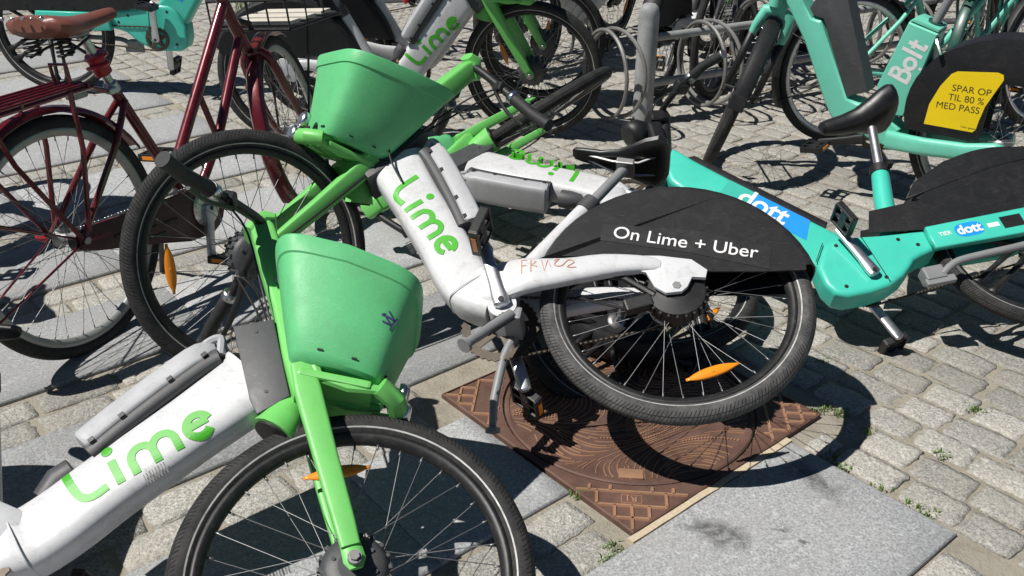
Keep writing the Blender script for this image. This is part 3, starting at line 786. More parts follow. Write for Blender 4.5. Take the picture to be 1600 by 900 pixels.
    if stand:
        b = MB(); b.box((.385, 0, -.115), (.05, .10, .035), None, .006)
        b.tube([(.385, .045, -.12), (.42, .075, -.185), (.455, .115, -.26)], [.014, .013, .011], 12); b.cyl((.455, .115, -.26), (.459, .118, -.268), .019, seg=16)
        b.tube([(.385, -.045, -.12), (.40, -.05, -.19), (.40, -.06, -.30), (.392, -.085, -.37)], [.012, .012, .011, .009], 12); b.tube([(.392, -.085, -.365), (.390, -.088, -.375)], .018, 12)
        ks = b.build('kickstand', 'midgrey', o)
        b = MB(); sp = [V((.385, .045, -.12)).lerp(V((.425, .08, -.195)), t/60)+Matrix.Rotation(t*.9, 3, 'Y') @ V((.0165, 0, 0)) for t in range(61)]
        b.tube(sp, .0022, 5); b.build('stand_spring', 'black', ks)
    wheel(o, T(0, 0, 0), 'lime_r_'+tyre, tyre=tyre, refl=wheel_refl)
    wheel(o, S @ T(1.135, 0, 0), 'lime_f_'+(tyre2 or tyre), tyre=tyre2 or tyre, motor=True, refl=refl2, spin=fspin)
    return o
# ------------------------------------------------------------------ teal rental bike with black rear panel (fallen one and its upright sister)
def arch(parent, ax, Rf, a0, a1, hw, mat, name, S=None, th=.003):
    b = MB(); n = 24; secs = []
    for k in range(n+1):
        a = R(a0+(a1-a0)*k/n); sec = []
        for off in (0, th):
            pts = [V((ax[0]+(Rf+rr-off)*math.cos(a), yy, ax[1]+(Rf+rr-off)*math.sin(a))) for yy, rr in ((-hw, -.014), (-hw*.7, -.002), (0, .003), (hw*.7, -.002), (hw, -.014))]
            sec += pts if off == 0 else list(reversed(pts))
        secs.append(sec)
    b.loft(secs); return b.build(name, mat, parent, S)
def dott_bike(mt, steer, label, ang=73, name='rental_bike', side=1, group='teal rental bikes', front=True):
    o = empty(name, mt); tag(o, label, 'bicycle', group)
    ls = V((-.461, 0, .887)).normalized(); fa = (1.46, 0, .0); S = steerM(fa, ls, steer)
    b = MB()
    b.prism([(1.06, .675), (1.03, .640), (1.002, .60), (.83, .395), (.655, .195), (.60, .13), (.72, .00), (.765, .07), (.93, .30), (1.085, .47), (1.115, .52), (1.12, .60)], -.040, .040, .022, 4)
    fr = b.build('frame', 'teal', o)
    b = MB(); b.prism([(.70, .120), (.665, .138), (.63, .140), (.50, .120), (.42, .112), (.345, .108), (.345, .018), (.40, .005), (.43, -.006), (.455, -.03), (.49, -.058), (.55, -.085), (.62, -.094), (.70, -.092), (.735, -.072), (.752, -.03), (.752, .04)], -.049, .049, .022, 5)
    bx = b.build('motor_cover', 'teal', fr)
    b = MB()
    for q in ((.66, .108), (.395, .05), (.69, -.055), (.55, -.05), (.45, .085)):
        for sy in (-1, 1): b.cyl((q[0], sy*.0485, q[1]), (q[0], sy*.0502, q[1]), .007, seg=10)
    b.build('cover_screw', 'black', bx)
    b = MB()
    for sy in (-1, 1):
        for (x0, z0, x1, z1) in ((.352, .112, .352, .014), (.565, .128, .545, -.07), (.70, .128, .75, .06)): b.tube([(x0, sy*.0492, z0), (x1, sy*.0492, z1)], .0016, 6)
    b.build('cover_seam', 'black', bx)
    b = MB()
    for sy in (-1, 1): b.prism([(.355, .098), (-.03, .100), (-.045, .05), (-.03, .014), (.05, .0), (.36, .010)], sy*.062-.014, sy*.062+.014, .006)
    st = b.build('chain_stay', 'teal', fr)
    # black cap strip along the top of the beam, with its label plate
    b = MB()
    d = V((-.66, 0, -.75)).normalized(); u = V((-.75, 0, .66)).normalized()
    b.prism([(1.03, .622), (.66, .200), (.638, .222), (.99, .625)], -.030, .030, .006); b.build('cap_strip', 'black', fr)
    for sy in (1, -1):
        rt = V((-.66, 0, -.75)) if sy > 0 else V((.66, 0, .75)); up = V((-.75, 0, .66))
        rt.normalize(); up.normalize()
        def quad(nm, cx, cz, L, W, mat, lift, skew=0, par=fr):
            c = V((cx, sy*.0403, cz)); bm = bmesh.new()
            vs = [bm.verts.new(c+rt*(x+(skew if y > 0 else 0))+up*y+V((0, sy*lift, 0))) for x, y in ((-L/2, -W/2), (L/2, -W/2), (L/2, W/2), (-L/2, W/2))]
            bm.faces.new(vs); me = bpy.data.meshes.new(nm); bm.to_mesh(me); bm.free(); me.materials.append(M[mat]); return link(nm, me, par)
        quad('decal', .905, .41, .10, .08, 'tealdk', .0003)
        quad('decal', .785, .268, .22, .084, 'blue', .0006, -.03)
        decal('logo', text_flat('dott', .108, .0022), 'logow', fr, (.835, sy*.0412, .330), rt, up)
        # stay decal
        bm = bmesh.new(); c = V((.22, sy*.0763, .055)); r2 = V((-1, 0, 0)) if sy > 0 else V((1, 0, 0))
        ring = [bm.verts.new(c+r2*(.05*math.copysign(abs(math.cos(a))**.6, math.cos(a)))+V((0, 0, .028*math.copysign(abs(math.sin(a))**.8, math.sin(a))))) for a in [2*math.pi*k/24 for k in range(24)]]
        bm.faces.new(ring); me = bpy.data.meshes.new('decal'); bm.to_mesh(me); bm.free(); me.materials.append(M['blue']); link('decal', me, st)
        decal('logo', text_flat('dott', .050, .0016), 'logow', st, (.22, sy*.0767, .056), r2, (0, 0, 1))
        decal('print', text_flat('TIER', .022, .0004), 'logow', st, (.305 if sy > 0 else .13, sy*.0765, .055), r2, (0, 0, 1))
        bm = bmesh.new()
        for (x0, x1, z0, z1) in ((.115, .155, .045, .062),):
            bm.faces.new([bm.verts.new((x, sy*.0765, z)) for x, z in ((x0, z0), (x1, z0), (x1, z1), (x0, z1))])
        me = bpy.data.meshes.new('label_plate'); bm.to_mesh(me); bm.free(); me.materials.append(M['logow']); link('label_plate', me, st)
        bm = bmesh.new(); bm.faces.new([bm.verts.new((x, sy*.0765, z)) for x, z in ((.03, .030), (.105, .030), (.105, .078), (.03, .078))])
        me = bpy.data.meshes.new('label_plate'); bm.to_mesh(me); bm.free(); me.materials.append(M['black']); lp = link('label_plate', me, st)
    b = MB(); b.box((.955, 0, .571), (.012, .036, .085), Matrix.Rotation(R(41), 3, 'Y'), .003); b.build('label_plate', 'inkgrey', fr)
    skt = skirt(o, (0, 0), .405, 36, 168, [(.50, .215), (.538, .128), (.354, .10), (.0, .10), (-.36, .09)], .056)
    b = MB()
    for sy in (-1, 1):
        b.prism([(.36, .235), (.30, .30), (.16, .365), (.02, .385), (-.14, .365), (-.20, .31), (.0, .30), (.22, .26)], sy*.058-.004, sy*.058+.004, .004)
        for x in (.30, .17, .05, -.08): b.cyl((x, sy*.057, .118), (x, sy*.0605, .118), .006, seg=8)
    b.build('panel_rib', 'skirt', skt)
    b = MB(); b.tube([(.44, 0, .14), (.40, 0, .285), (.357, 0, .416)], [.036, .034, .031], 18); b.build('seat_tube', 'teal', fr)
    b = MB(); b.tube([(.362, 0, .40), (.352, 0, .432)], .036, 16); b.box((.335, .038, .41), (.02, .03, .014)); b.build('seat_clamp', 'black', fr)
    b = MB(); b.tube([(.357, 0, .416), (.30, 0, .62)], .0165, 16); b.build('seat_post', 'alu', o)
    saddle(o, (.487, .685), .30, .115, pitch=-10, th=.13)
    cr = crank(o, (.59, -.03), 1, ang, .18, .066, pang=105, amber=False); crank(o, (.59, -.03), -1, ang+180, .18, .066, pang=10, amber=False)
    chainring(o, (.59, -.03), -1, .054, .06, 'chain')
    b = MB(); b.box((.41, .06, -.085), (.07, .05, .05), None, .006); b.box((.40, .07, -.115), (.10, .02, .025), None, .004)
    b.tube(smooth_pts([(.385, .075, -.095), (.34, .085, -.07), (.28, .09, -.062), (.08, .095, -.058), (.05, .097, -.045), (.03, .098, -.03)], 3), .0125, 12)
    b.tube([(.03, .098, -.03), (.027, .098, -.025)], .017, 12); b.build('kickstand', 'midgrey', o)
    # front end
    b = MB(); b.tube([(1.135, 0, .58), (1.085, 0, .70), (1.05, 0, .80)], [.032, .032, .024], 16); b.build('head_tube', 'black', fr)
    b = MB(); b.tube([(1.14, 0, .58), (1.165, 0, .52)], [.034, .04], 14)
    for sy in (-1, 1): b.tube([(1.165, 0, .52), (1.175, sy*.06, .48), (1.30, sy*.064, .24), (1.43, sy*.066, .05), (1.46, sy*.066, 0)], [.024, .022, .018, .015, .013], 10)
    b.build('fork', 'black', o, S)
    b = MB(); b.tube([(1.05, 0, .80), (1.03, 0, .86), (1.04, 0, .885)], [.022, .02, .02], 14); b.box((1.075, 0, .845), (.07, .07, .05), None, .012); b.build('stem', 'black', o, S)
    b = MB(); hp = [(.93, -.31, .88), (.965, -.25, .89), (1.02, -.13, .885), (1.04, 0, .885), (1.02, .13, .885), (.965, .25, .89), (.93, .31, .88)]
    b.tube(smooth_pts(hp, 4), .012, 12); hb_ = b.build('handlebar', 'black', o, S)
    for sy in (-1, 1):
        b = MB(); b.tube([(.924, sy*.322, .879), (.93, sy*.31, .88), (.965, sy*.25, .89), (.982, sy*.205, .889)], [.0165, .0185, .017, .019], 14); b.build('grip', 'grip', hb_, S)
        b = MB(); b.cyl((.985, sy*.2, .889), (.995, sy*.18, .889), .021, seg=14); b.cyl((.924, sy*.322, .879), (.92, sy*.33, .878), .0175, seg=14); b.build('grip_ring', 'steel', hb_, S)
        b = MB(); b.box((1.012, sy*.145, .885), (.05, .05, .045), None, .01); b.tube([(1.03, sy*.13, .875), (1.035, sy*.18, .865), (.995, sy*.27, .855)], [.007, .006, .005], 8); b.build('brake_lever', 'black', hb_, S)
        cable(hb_, [S @ V(p) for p in ((1.03, sy*.13, .875), (1.10, sy*.09, .86), (1.13, sy*.04, .78), (1.12, sy*.03, .66))])
    b = MB(); b.tube([(1.12, 0, .80), (1.16, 0, .79), (1.20, 0, .775), (1.21, 0, .77)], [.03, .05, .05, .03], 18); b.box((1.11, 0, .76), (.06, .10, .09), None, .015); b.build('headlamp', 'black', o, S)
    wheel(o, T(0, 0, 0), 'dott', mag=True)
    wheel(o, S @ T(*fa), 'dott', mag=True)
    arch(o, (fa[0], fa[2]), .352, 60, 200, .034, 'black', 'mudguard', S)
    return o

# ------------------------------------------------------------------ mint rental bike with seat-tube block and yellow sticker
def bolt_bike(mt, steer, label, name='rental_bike', sticker=True, group='teal rental bikes', ang=-15):
    o = empty(name, mt); tag(o, label, 'bicycle', group)
    fa = (1.07, 0, 0); ls = V((-.36, 0, .933)).normalized(); S = steerM(fa, ls, steer)
    b = MB()
    b.prism([(.93, .56), (.882, .426), (.789, .286), (.67, .047), (.640, .000), (.60, -.03), (.38, -.085), (.36, .0), (.44, .06), (.545, .075), (.583, .085), (.729, .375), (.769, .38), (.812, .44), (.87, .58)], -.045, .045, .016, 3)
    fr = b.build('frame', 'teal2', o)
    b = MB(); b.prism([(.783, .418), (.74, .50), (.635, .47), (.505, .126), (.588, .092), (.722, .385), (.762, .39)], -.042, .042, .006); b.build('battery', 'grey', o)
    b = MB()
    p = [(.455, .05), (.470, .165), (.392, .418), (.280, .388), (.35, .06)]
    b.prism(p, -.054, .054, .010, 3); blk = b.build('seat_block', 'teal2', fr)
    b = MB(); b.prism([(.389, .422), (.367, .432), (.279, .404), (.282, .392)], -.048, .048, .004); b.box((.352, 0, .422), (.04, .03, .014), Matrix.Rotation(R(-15), 3, 'Y'), .004); b.build('block_cap', 'teal2', blk)
    for sy in (-1, 1):
        rt = V((-.33, 0, .944)) if sy > 0 else V((.33, 0, -.944)); up = V((-.944, 0, -.33)) if sy > 0 else V((.944, 0, .33))
        if sy > 0: rt, up = V((-.33, 0, .944)), V((.944, 0, .33))*1
        # reads upwards on the left flank
        rt = V((-.33, 0, .944)).normalized(); up = V((.944, 0, .33)).normalized()
        bw = bold_word(); decal('logo', ([v*.054 for v in bw[0]], bw[1]), 'logow', blk, (.366, sy*.0544, .278), rt, up*(1 if sy > 0 else -1)*1)
    b = MB(); b.tube([(.33, 0, .36), (.20, 0, .72)], .0165, 16); b.build('seat_post', 'midgrey', o)
    b = MB(); b.tube([(.325, 0, .378), (.31, 0, .42)], .028, 16); b.tube([(.31, .0, .40), (.28, .05, .36), (.25, .075, .32)], .009, 8); b.build('seat_clamp', 'dkgreen', o)
    saddle(o, (.34, .78), .27, .1)
    b = MB()
    for sy in (-1, 1): b.oval([(.40, -.045), (.25, -.04), (.1, -.025), (.0, .0), (-.03, .005)], [.036, .034, .032, .03, .02], [.02]*5, [sy*.05, sy*.06, sy*.066, sy*.07, sy*.07], p=3.5, seg=14)
    b.build('chain_stay', 'teal2', fr)
    # black arched rear panel
    b = MB(); no, ni = [], []
    for k in range(25):
        a = R(2+150*k/24); ro = .335+.068*math.sin(min(1, k/8)*math.pi/2); ri = .225+.04*k/24
        no.append((ro*math.cos(a), ro*math.sin(a)+.004)); ni.append((max(.06, ri*math.cos(a)) if k < 8 else ri*math.cos(a), ri*math.sin(a)))
    ni[0] = (.065, .02); ni[1] = (.06, .05); ni[2] = (.06, .09); ni[3] = (.058, .13); ni[4] = (.055, .17); ni[5] = (.05, .2); ni[6] = (.035, .225); ni[7] = (.02, .24)
    for sy in (-1, 1): b.prism(no+list(reversed(ni)), sy*.058-.003, sy*.058+.003, .001)
    secs = [[V((p[0], y, p[1])) for y, in ((-.06,), (.06,))]+[V((p[0]*.985, y, p[1]*.985)) for y, in ((.06,), (-.06,))] for p in no]
    b.loft(secs)
    sk = b.build('wheel_skirt', 'skirt', o)
    if sticker:
        poly = [(.268, .050), (.262, .13), (.235, .205), (.205, .255), (.186, .268), (.05, .286), (.030, .280), (.026, .262), (.045, .215), (.068, .155), (.078, .10), (.082, .065), (.092, .052)]
        b = MB(); b.prism([(x, z) for x, z in poly], .0612, .0615); stk = b.build('sticker', 'yellow', sk)
        for i, (tx, cx, cz) in enumerate((('SPAR OP', .125, .206), ('TIL 80 %', .137, .170), ('MED PASS', .160, .134))):
            decal('print', text_flat(tx, .036), 'ink', stk, (cx, .0618, cz), (-.985, 0, .02), (.02, 0, .985))
        decal('print', text_flat('*vilkar gjelder', .010), 'ink', stk, (.11, .0618, .066), (-1, 0, 0), (0, 0, 1))
    crank(o, (.49, -.06), 1, ang, pang=10, mat='black'); crank(o, (.49, -.06), -1, ang+180, mat='black')
    chainring(o, (.49, -.06), -1, .06, .08, 'chain')
    b = MB(); b.tube([(.93, 0, .56), (.945, 0, .40)], [.028, .028], 16); b.build('head_tube', 'teal2', fr)
    b = MB(); b.tube([(.94, 0, .43), (.948, 0, .375)], [.024, .03], 14)
    for sy in (-1, 1): b.tube([(.948, sy*.0, .385), (.955, sy*.05, .365), (.975, sy*.062, .30), (.99, sy*.064, .25)], [.024, .026, .020, .016], 12)
    fk = b.build('fork_crown', 'teal2', o, S)
    b = MB()
    for sy in (-1, 1): b.tube([(.985, sy*.064, .265), (1.03, sy*.066, .12), (1.07, sy*.067, -.01)], [.017, .016, .014], 10)
    b.build('fork_leg', 'black', fk, S)
    arch(o, (1.07, 0), .360, 70, 176, .036, 'black', 'mudguard', S)
    b = MB(); b.box((.711, 0, .0), (.012, .066, .06), Matrix.Rotation(R(3), 3, 'Y'), .004); b.tube([(.72, -.035, .05), (.74, -.075, .045), (1.05, -.072, .0)], .005, 6); b.tube([(.72, .035, .05), (.74, .075, .045), (1.05, .072, .0)], .005, 6); b.build('mud_flap', 'black', o, S)
    b = MB(); b.tube([(.93, 0, .56), (.86, 0, .76)], .018, 12); b.tube(smooth_pts([(.72, -.3, .78), (.80, -.2, .80), (.85, 0, .78), (.80, .2, .80), (.72, .3, .78)], 3), .012, 10); b.build('handlebar', 'black', o, S)
    b = MB(); b.prism([(.99, .50), (1.20, .50), (1.20, .53), (.98, .53)], -.14, .14, .01); b.build('front_tray', 'black', o, S)
    wheel(o, T(0, 0, 0), 'bolt', stripe=True, rim='rimgrey', spoke='spoke')
    wheel(o, S @ T(*fa), 'boltf', stripe=False, rim='rimblack', spoke='bspoke', refl=(215,), rr=.22)
    return o

# ------------------------------------------------------------------ city bikes
def city_bike(mt, steer, label, paint_='red', rim='rimgrey', fender='red', seat='leather', rack=True, tray=True, name='city_bike', spoke='spoke', case=True, group=None, Rw=.352, frack='red', fsplit=None, tyre='tyre', hi=0):
    o = empty(name, mt); tag(o, label, 'bicycle', group)
    fa = (1.13, 0, 0); ls = V((-.36, 0, .933)).normalized(); S = steerM(fa, ls, steer)
    bb = (.497, -.085)
    b = MB()
    b.tube([(bb[0], 0, bb[1]), (.30, 0, .367)], .0165, 16)
    b.tube([(.435, 0, .065), (.50, 0, .09), (.869, 0, .51)], .019, 16)
    b.tube([(bb[0]+.01, 0, bb[1]), (.60, 0, -.01), (.70, 0, .085), (.925, 0, .40)], .017, 16)
    b.tube([(.70, 0, .085), (.655, 0, .255)], .011, 12)
    b.tube([(.86, 0, .535), (.945, 0, .335)], .021, 16)
    b.cyl((bb[0], -.036, bb[1]), (bb[0], .036, bb[1]), .022)
    for sy in (-1, 1):
        b.tube([(bb[0]-.02, sy*.02, bb[1]), (.36, sy*.04, -.055), (0, sy*.062, 0)], [.013, .012, .010], 10)
        b.tube([(.322, sy*.014, .32), (.22, sy*.045, .22), (0, sy*.062, .01)], [.0105, .0105, .0095], 10)
    fr = b.build('frame', paint_, o)
    b = MB(); b.tube([(.30, 0, .367), (.243, 0, .525)], .0135, 14); b.build('seat_post', 'chrome', o)
    b = MB(); b.tube([(.304, 0, .352), (.295, 0, .378)], .022, 14); b.box((.275, -.02, .36), (.03, .02, .016), None, .003); b.build('seat_clamp', 'chrome', o)
    if rack:
        b = MB(); b.tube([(.283, 0, .41), (.262, 0, .47)], .026, 16); b.tube([(.27+.03*math.cos(t*.4), .03*math.sin(t*.4), .42+.0016*t) for t in range(34)], .006, 6); b.build('seat_lock', 'redbright', o)
    sd = saddle(o, (.375, .588), .30, .115, mat=seat, pitch=-2, th=.075)
    b = MB()
    for sy in (-1, 1):
        sp = [(.115+.022*math.cos(t*.7), sy*.06+.022*math.sin(t*.7), .495+.0012*t) for t in range(40)]
        b.tube(sp, .0034, 6)
        b.tube([(.24, sy*.03, .525), (.16, sy*.055, .51), (.10, sy*.06, .495)], .004, 6)
    b.build('saddle_spring', 'black', sd)
    if seat == 'leather':
        b = MB()
        for k in range(5): b.cyl((.062+.012*abs(k-2)*-.3, (k-2)*.036, .605), (.06, (k-2)*.036, .609), .006, seg=10)
        b.build('rivet', 'chrome', sd)
    # mudguards
    fd = arch(o, (0, 0), Rw+.024, 28, 205, .028, fender, 'mudguard')
    ff = arch(o, (fa[0], 0), Rw+.024, 62, 212, .028, fsplit or fender, 'mudguard', S)
    b = MB()
    for sy in (-1, 1):
        for a in (150, 200): b.tube([(0, sy*.066, 0), ((Rw+.02)*math.cos(R(a)), sy*.03, (Rw+.02)*math.sin(R(a)))], .0035, 6)
    b.build('mudguard_stay', fender, fd)
    # fork, bars
    b = MB()
    b.tube([(.945, 0, .335), (.952, 0, .315)], .024, 14)
    for sy in (-1, 1): b.tube(smooth_pts([(.952, sy*.02, .325), (.962, sy*.048, .29), (1.02, sy*.056, .16), (1.08, sy*.06, .05), (1.13, sy*.062, 0)], 3), [.017]*7+[.013]*6, 12)
    b.build('fork', paint_, o, S)
    b = MB(); b.tube([(.862, 0, .53), (.848, 0, .565), (.82, 0, .64)], [.019, .016, .012], 14); b.build('stem', 'chrome', o, S)
    b = MB(); b.tube(smooth_pts([(.56, -.28, .66), (.66, -.27, .69), (.80, -.15, .68), (.83, 0, .66), (.80, .15, .68), (.66, .27, .69), (.56, .28, .66)], 4), .011, 10); b.build('handlebar', 'chrome', o, S)
    for sy in (-1, 1):
        b = MB(); b.tube([(.54, sy*.281, .655), (.66, sy*.27, .69)], .016, 12); b.build('grip', 'grip', o, S)
    if rack:
        b = MB()
        zr = .415
        for y in (-.07, -.035, 0, .035, .07): b.tube([(-.30, y, zr+.002), (-.1, y, zr), (.165, y*.9, zr-.004)], .0055, 8)
        b.tube([(-.32, -.055, zr-.004), (-.335, 0, zr-.004), (-.32, .055, zr-.004)], .006, 8)
        for x in (-.28, -.08, .15): b.tube([(x, -.075, zr-.006), (x, .075, zr-.006)], .0055, 8)
        for sy in (-1, 1):
            b.tube([(-.315, sy*.07, zr-.01), (.17, sy*.065, zr-.014)], .007, 8)
            b.tube([(.02, sy*.066, .02), (.075, sy*.07, .25), (.085, sy*.068, zr-.01)], .0075, 8)
            b.tube([(-.01, sy*.066, .01), (-.15, sy*.07, .27), (-.19, sy*.068, zr-.01)], .0075, 8)
            b.tube([(.17, sy*.03, zr-.014), (.31, sy*.012, .345)], .006, 8)
        b.tube([(.13, -.03, zr), (.13, -.03, zr+.055), (.13, .03, zr+.055), (.13, .03, zr)], .0055, 8)
        b.tube([(-.03, 0, Rw+.02), (-.03, 0, zr)], .006, 8)
        rk = b.build('luggage_rack', frack, o)
        b = MB(); b.box((.165, 0, zr-.035), (.05, .04, .03), None, .006); b.build('rack_clip', 'steel', rk)
    if tray:
        b = MB(); z0 = .40; x0, x1, w = .985, 1.32, .17
        for zz in (z0, z0+.10):
            b.tube([(x0, -w, zz), (x1-.03, -w, zz), (x1, -w+.03, zz), (x1, w-.03, zz), (x1-.03, w, zz), (x0, w, zz)], .0065, 8); b.tube([(x0, -w, zz), (x0, w, zz)], .0065, 8)
        for k in range(5): y = -w+2*w*k/4; b.tube([(x0, y, z0+.1), (x0, y, z0), (x1, y, z0), (x1, y, z0+.1)], .004, 6)
        for x in (x0+.11, x0+.22): b.tube([(x, -w, z0+.1), (x, -w, z0), (x, w, z0), (x, w, z0+.1)], .004, 6)
        b.tube([(.90, 0, .45), (.985, 0, .42)], .012, 8)
        for sy in (-1, 1): b.tube([(1.2, sy*.1, z0), (1.13, sy*.07, .0)], .005, 6)
        tr = b.build('front_rack', 'black', o)
        b = MB()
        for k, x in enumerate((1.05, 1.15, 1.25)): b.box((x, 0, z0+.016), (.065, .30, .012), None, .002)
        b.build('plank', 'wood', tr)
    if case:
        b = MB()
        up = [(.02, .030), (.25, .010), (.42, -.005)]+[(bb[0]+.095*math.cos(R(a)), bb[1]+.095*math.sin(R(a))) for a in range(100, -101, -20)]+[(.40, -.168), (.25, -.115), (.03, -.045), (-.02, -.02), (-.02, .02)]
        b.prism(up, -.066, -.058, .002)
        cc = b.build('chain_guard', 'guard', o)
        b = MB()
        for (x0, z0_, x1, z1) in ((.20, -.055, .27, -.063), (.30, -.066, .36, -.072), (.22, -.085, .30, -.097), (.10, -.03, .16, -.036)): b.tube([(x0, -.067, z0_), (x1, -.067, z1)], .006, 8, flat=.2)
        b.build('guard_slot', 'black', cc)
    chainring(o, bb, -1, .050, .078, 'chrome' if case else 'chain')
    b = MB(); b.cyl((bb[0], -.069, bb[1]), (bb[0], -.074, bb[1]), .062, .052, 28); b.build('crank_disc', 'chrome', o)
    crank(o, bb, -1, 250, pang=15, y=.078); crank(o, bb, 1, 70)
    b = MB(); b.tube([(.40, .03, -.10), (.43, .10, -.2), (.47, .17, -.33)], .009, 8); b.build('kickstand', 'black', o)
    b = MB()
    for k in range(6): b.tube([(0, .036+.004*k, 0), (0, .038+.004*k, 0)], .034-.003*k, 20)
    b.tube([(0, -.06, 0), (0, -.036, 0), (0, -.03, 0), (0, .06, 0)], [.03, .036, .012, .012], 18); b.build('gear_hub', 'black', o)
    b = MB(); b.tube([(0, .074, 0), (0, .095, 0), (-.012, .115, .0)], [.012, .018, .008], 12); b.build('hub_cap', 'redbright', o)
    wheel(o, T(0, 0, 0), 'city'+rim+tyre, Rw=Rw, tr=.021, rim=rim, spoke=spoke, stripe=False, rimh=.026, tyre=tyre)
    wheel(o, S @ T(*fa), 'city'+rim+tyre, Rw=Rw, tr=.021, rim=rim, spoke=spoke, stripe=False, rimh=.026, tyre=tyre)
    return o
# ------------------------------------------------------------------ paving: a = along the slab bands, b = across them
GA = R(49.907)
AV = V((math.sin(GA), math.cos(GA), 0)); BV = V((math.cos(GA), -math.sin(GA), 0))
def g(a, b, z=0): p = AV*a+BV*b; return V((p.x, p.y, z))
def ab(x, y): p = V((x, y, 0)); return p.dot(AV), p.dot(BV)
_cmi = cam.matrix_world.inverted()
def px(p):
    q = _cmi @ V(p)
    return (800+FOC*q.x/-q.z, 450-FOC*q.y/-q.z, -q.z)
def inview(p, mx=90, my=70):
    x, y, z = px(p); return z > 0 and -mx < x < 1600+mx and -my < y < 900+my
gm = bmesh.new(); s = 60
n = 40
def gz(x, y): return -.016
vs = [gm.verts.new((x, y, -.0062)) for x, y in ((-s, -s), (s, -s), (s, s), (-s, s))]
gm.faces.new(vs); me = bpy.data.meshes.new('pavement'); gm.to_mesh(me); gm.free(); me.materials.append(M['sand'])
pav = tag(link('pavement', me), kind='structure')
rotz = math.atan2(AV.y, AV.x)
FA0, FA1, FB0, FB1 = 1.262, 1.990, -1.800, -1.072       # manhole frame
def stone_mesh(name, L, W, H, seed, rough, mat, nx=6, ny=4, dome=.006):
    """one dressed stone, top near z = 0, broken edges"""
    rnd = random.Random(seed); bm = bmesh.new(); grid = []
    ph = [rnd.uniform(0, 6.28) for _ in range(8)]
    for j in range(ny+1):
        row = []
        for i in range(nx+1):
            u, v = i/nx*2-1, j/ny*2-1
            x, y = u*L/2, v*W/2
            # uneven outline with rounded corners
            k = max(0, abs(u)+abs(v)-1.55)
            if rough: x *= 1-k*.07; y *= 1-k*.09
            if abs(u) > .99: x += rough*rnd.uniform(-1, .6)*math.copysign(1, u)
            if abs(v) > .99: y += rough*rnd.uniform(-1, .6)*math.copysign(1, v)
            e = max(abs(u), abs(v)); z = -dome*max(0, e-.35)**2*2.4+rough*.35*math.sin(3*u+ph[0])*math.sin(2.5*v+ph[1])
            if rough: z += rnd.uniform(-1, 1)*rough*.28
            row.append(bm.verts.new((x, y, z)))
        grid.append(row)
    for j in range(ny):
        for i in range(nx):
            f = bm.faces.new((grid[j][i], grid[j][i+1], grid[j+1][i+1], grid[j+1][i])); f.smooth = True
    edge = [grid[0][i] for i in range(nx+1)]+[grid[j][nx] for j in range(1, ny+1)]+[grid[ny][i] for i in range(nx-1, -1, -1)]+[grid[j][0] for j in range(ny-1, 0, -1)]
    lo = []
    for v in edge: lo.append(bm.verts.new((v.co.x*1.012, v.co.y*1.012, v.co.z-.0045 if rough else v.co.z-.004)))
    lo2 = [bm.verts.new((v.co.x*1.0, v.co.y*1.0, -H)) for v in lo]
    m = len(edge)
    for k in range(m):
        f = bm.faces.new((edge[(k+1) % m], edge[k], lo[k], lo[(k+1) % m])); f.smooth = bool(rough)
        bm.faces.new((lo[(k+1) % m], lo[k], lo2[k], lo2[(k+1) % m]))
    me = bpy.data.meshes.new(name); bm.to_mesh(me); bm.free(); me.materials.append(M[mat]); return me
SV = [stone_mesh('sett', .126+.017*(k % 3), .099+.004*(k % 2), .03, k, .0046, 'sett', 8, 6, .0025) for k in range(18)]       # field setts
SB = [stone_mesh('sett', .172+.016*(k % 3), .100, .03, 50+k, .0036, 'sett', 8, 5, .003) for k in range(10)]                  # band setts
SH = [stone_mesh('sett', .070, .094, .03, 90+k, .0042, 'sett', 5, 6, .004) for k in range(4)]                     # half setts
setts = []   # (mesh, matrix, size in picture)
def put(me, a, b, ang, tilt=.012, dz=0):
    p = g(a, b, dz); x, y, z = px(p)
    mt = T(*p) @ Matrix.Rotation(rotz+ang, 4, 'Z') @ Matrix.Rotation(random.uniform(-tilt, tilt), 4, 'X') @ Matrix.Rotation(random.uniform(-tilt, tilt), 4, 'Y')
    setts.append((me, mt, z, inview(p, 40, 30)))
EDGE = 1.835
rnd = random.Random(11)
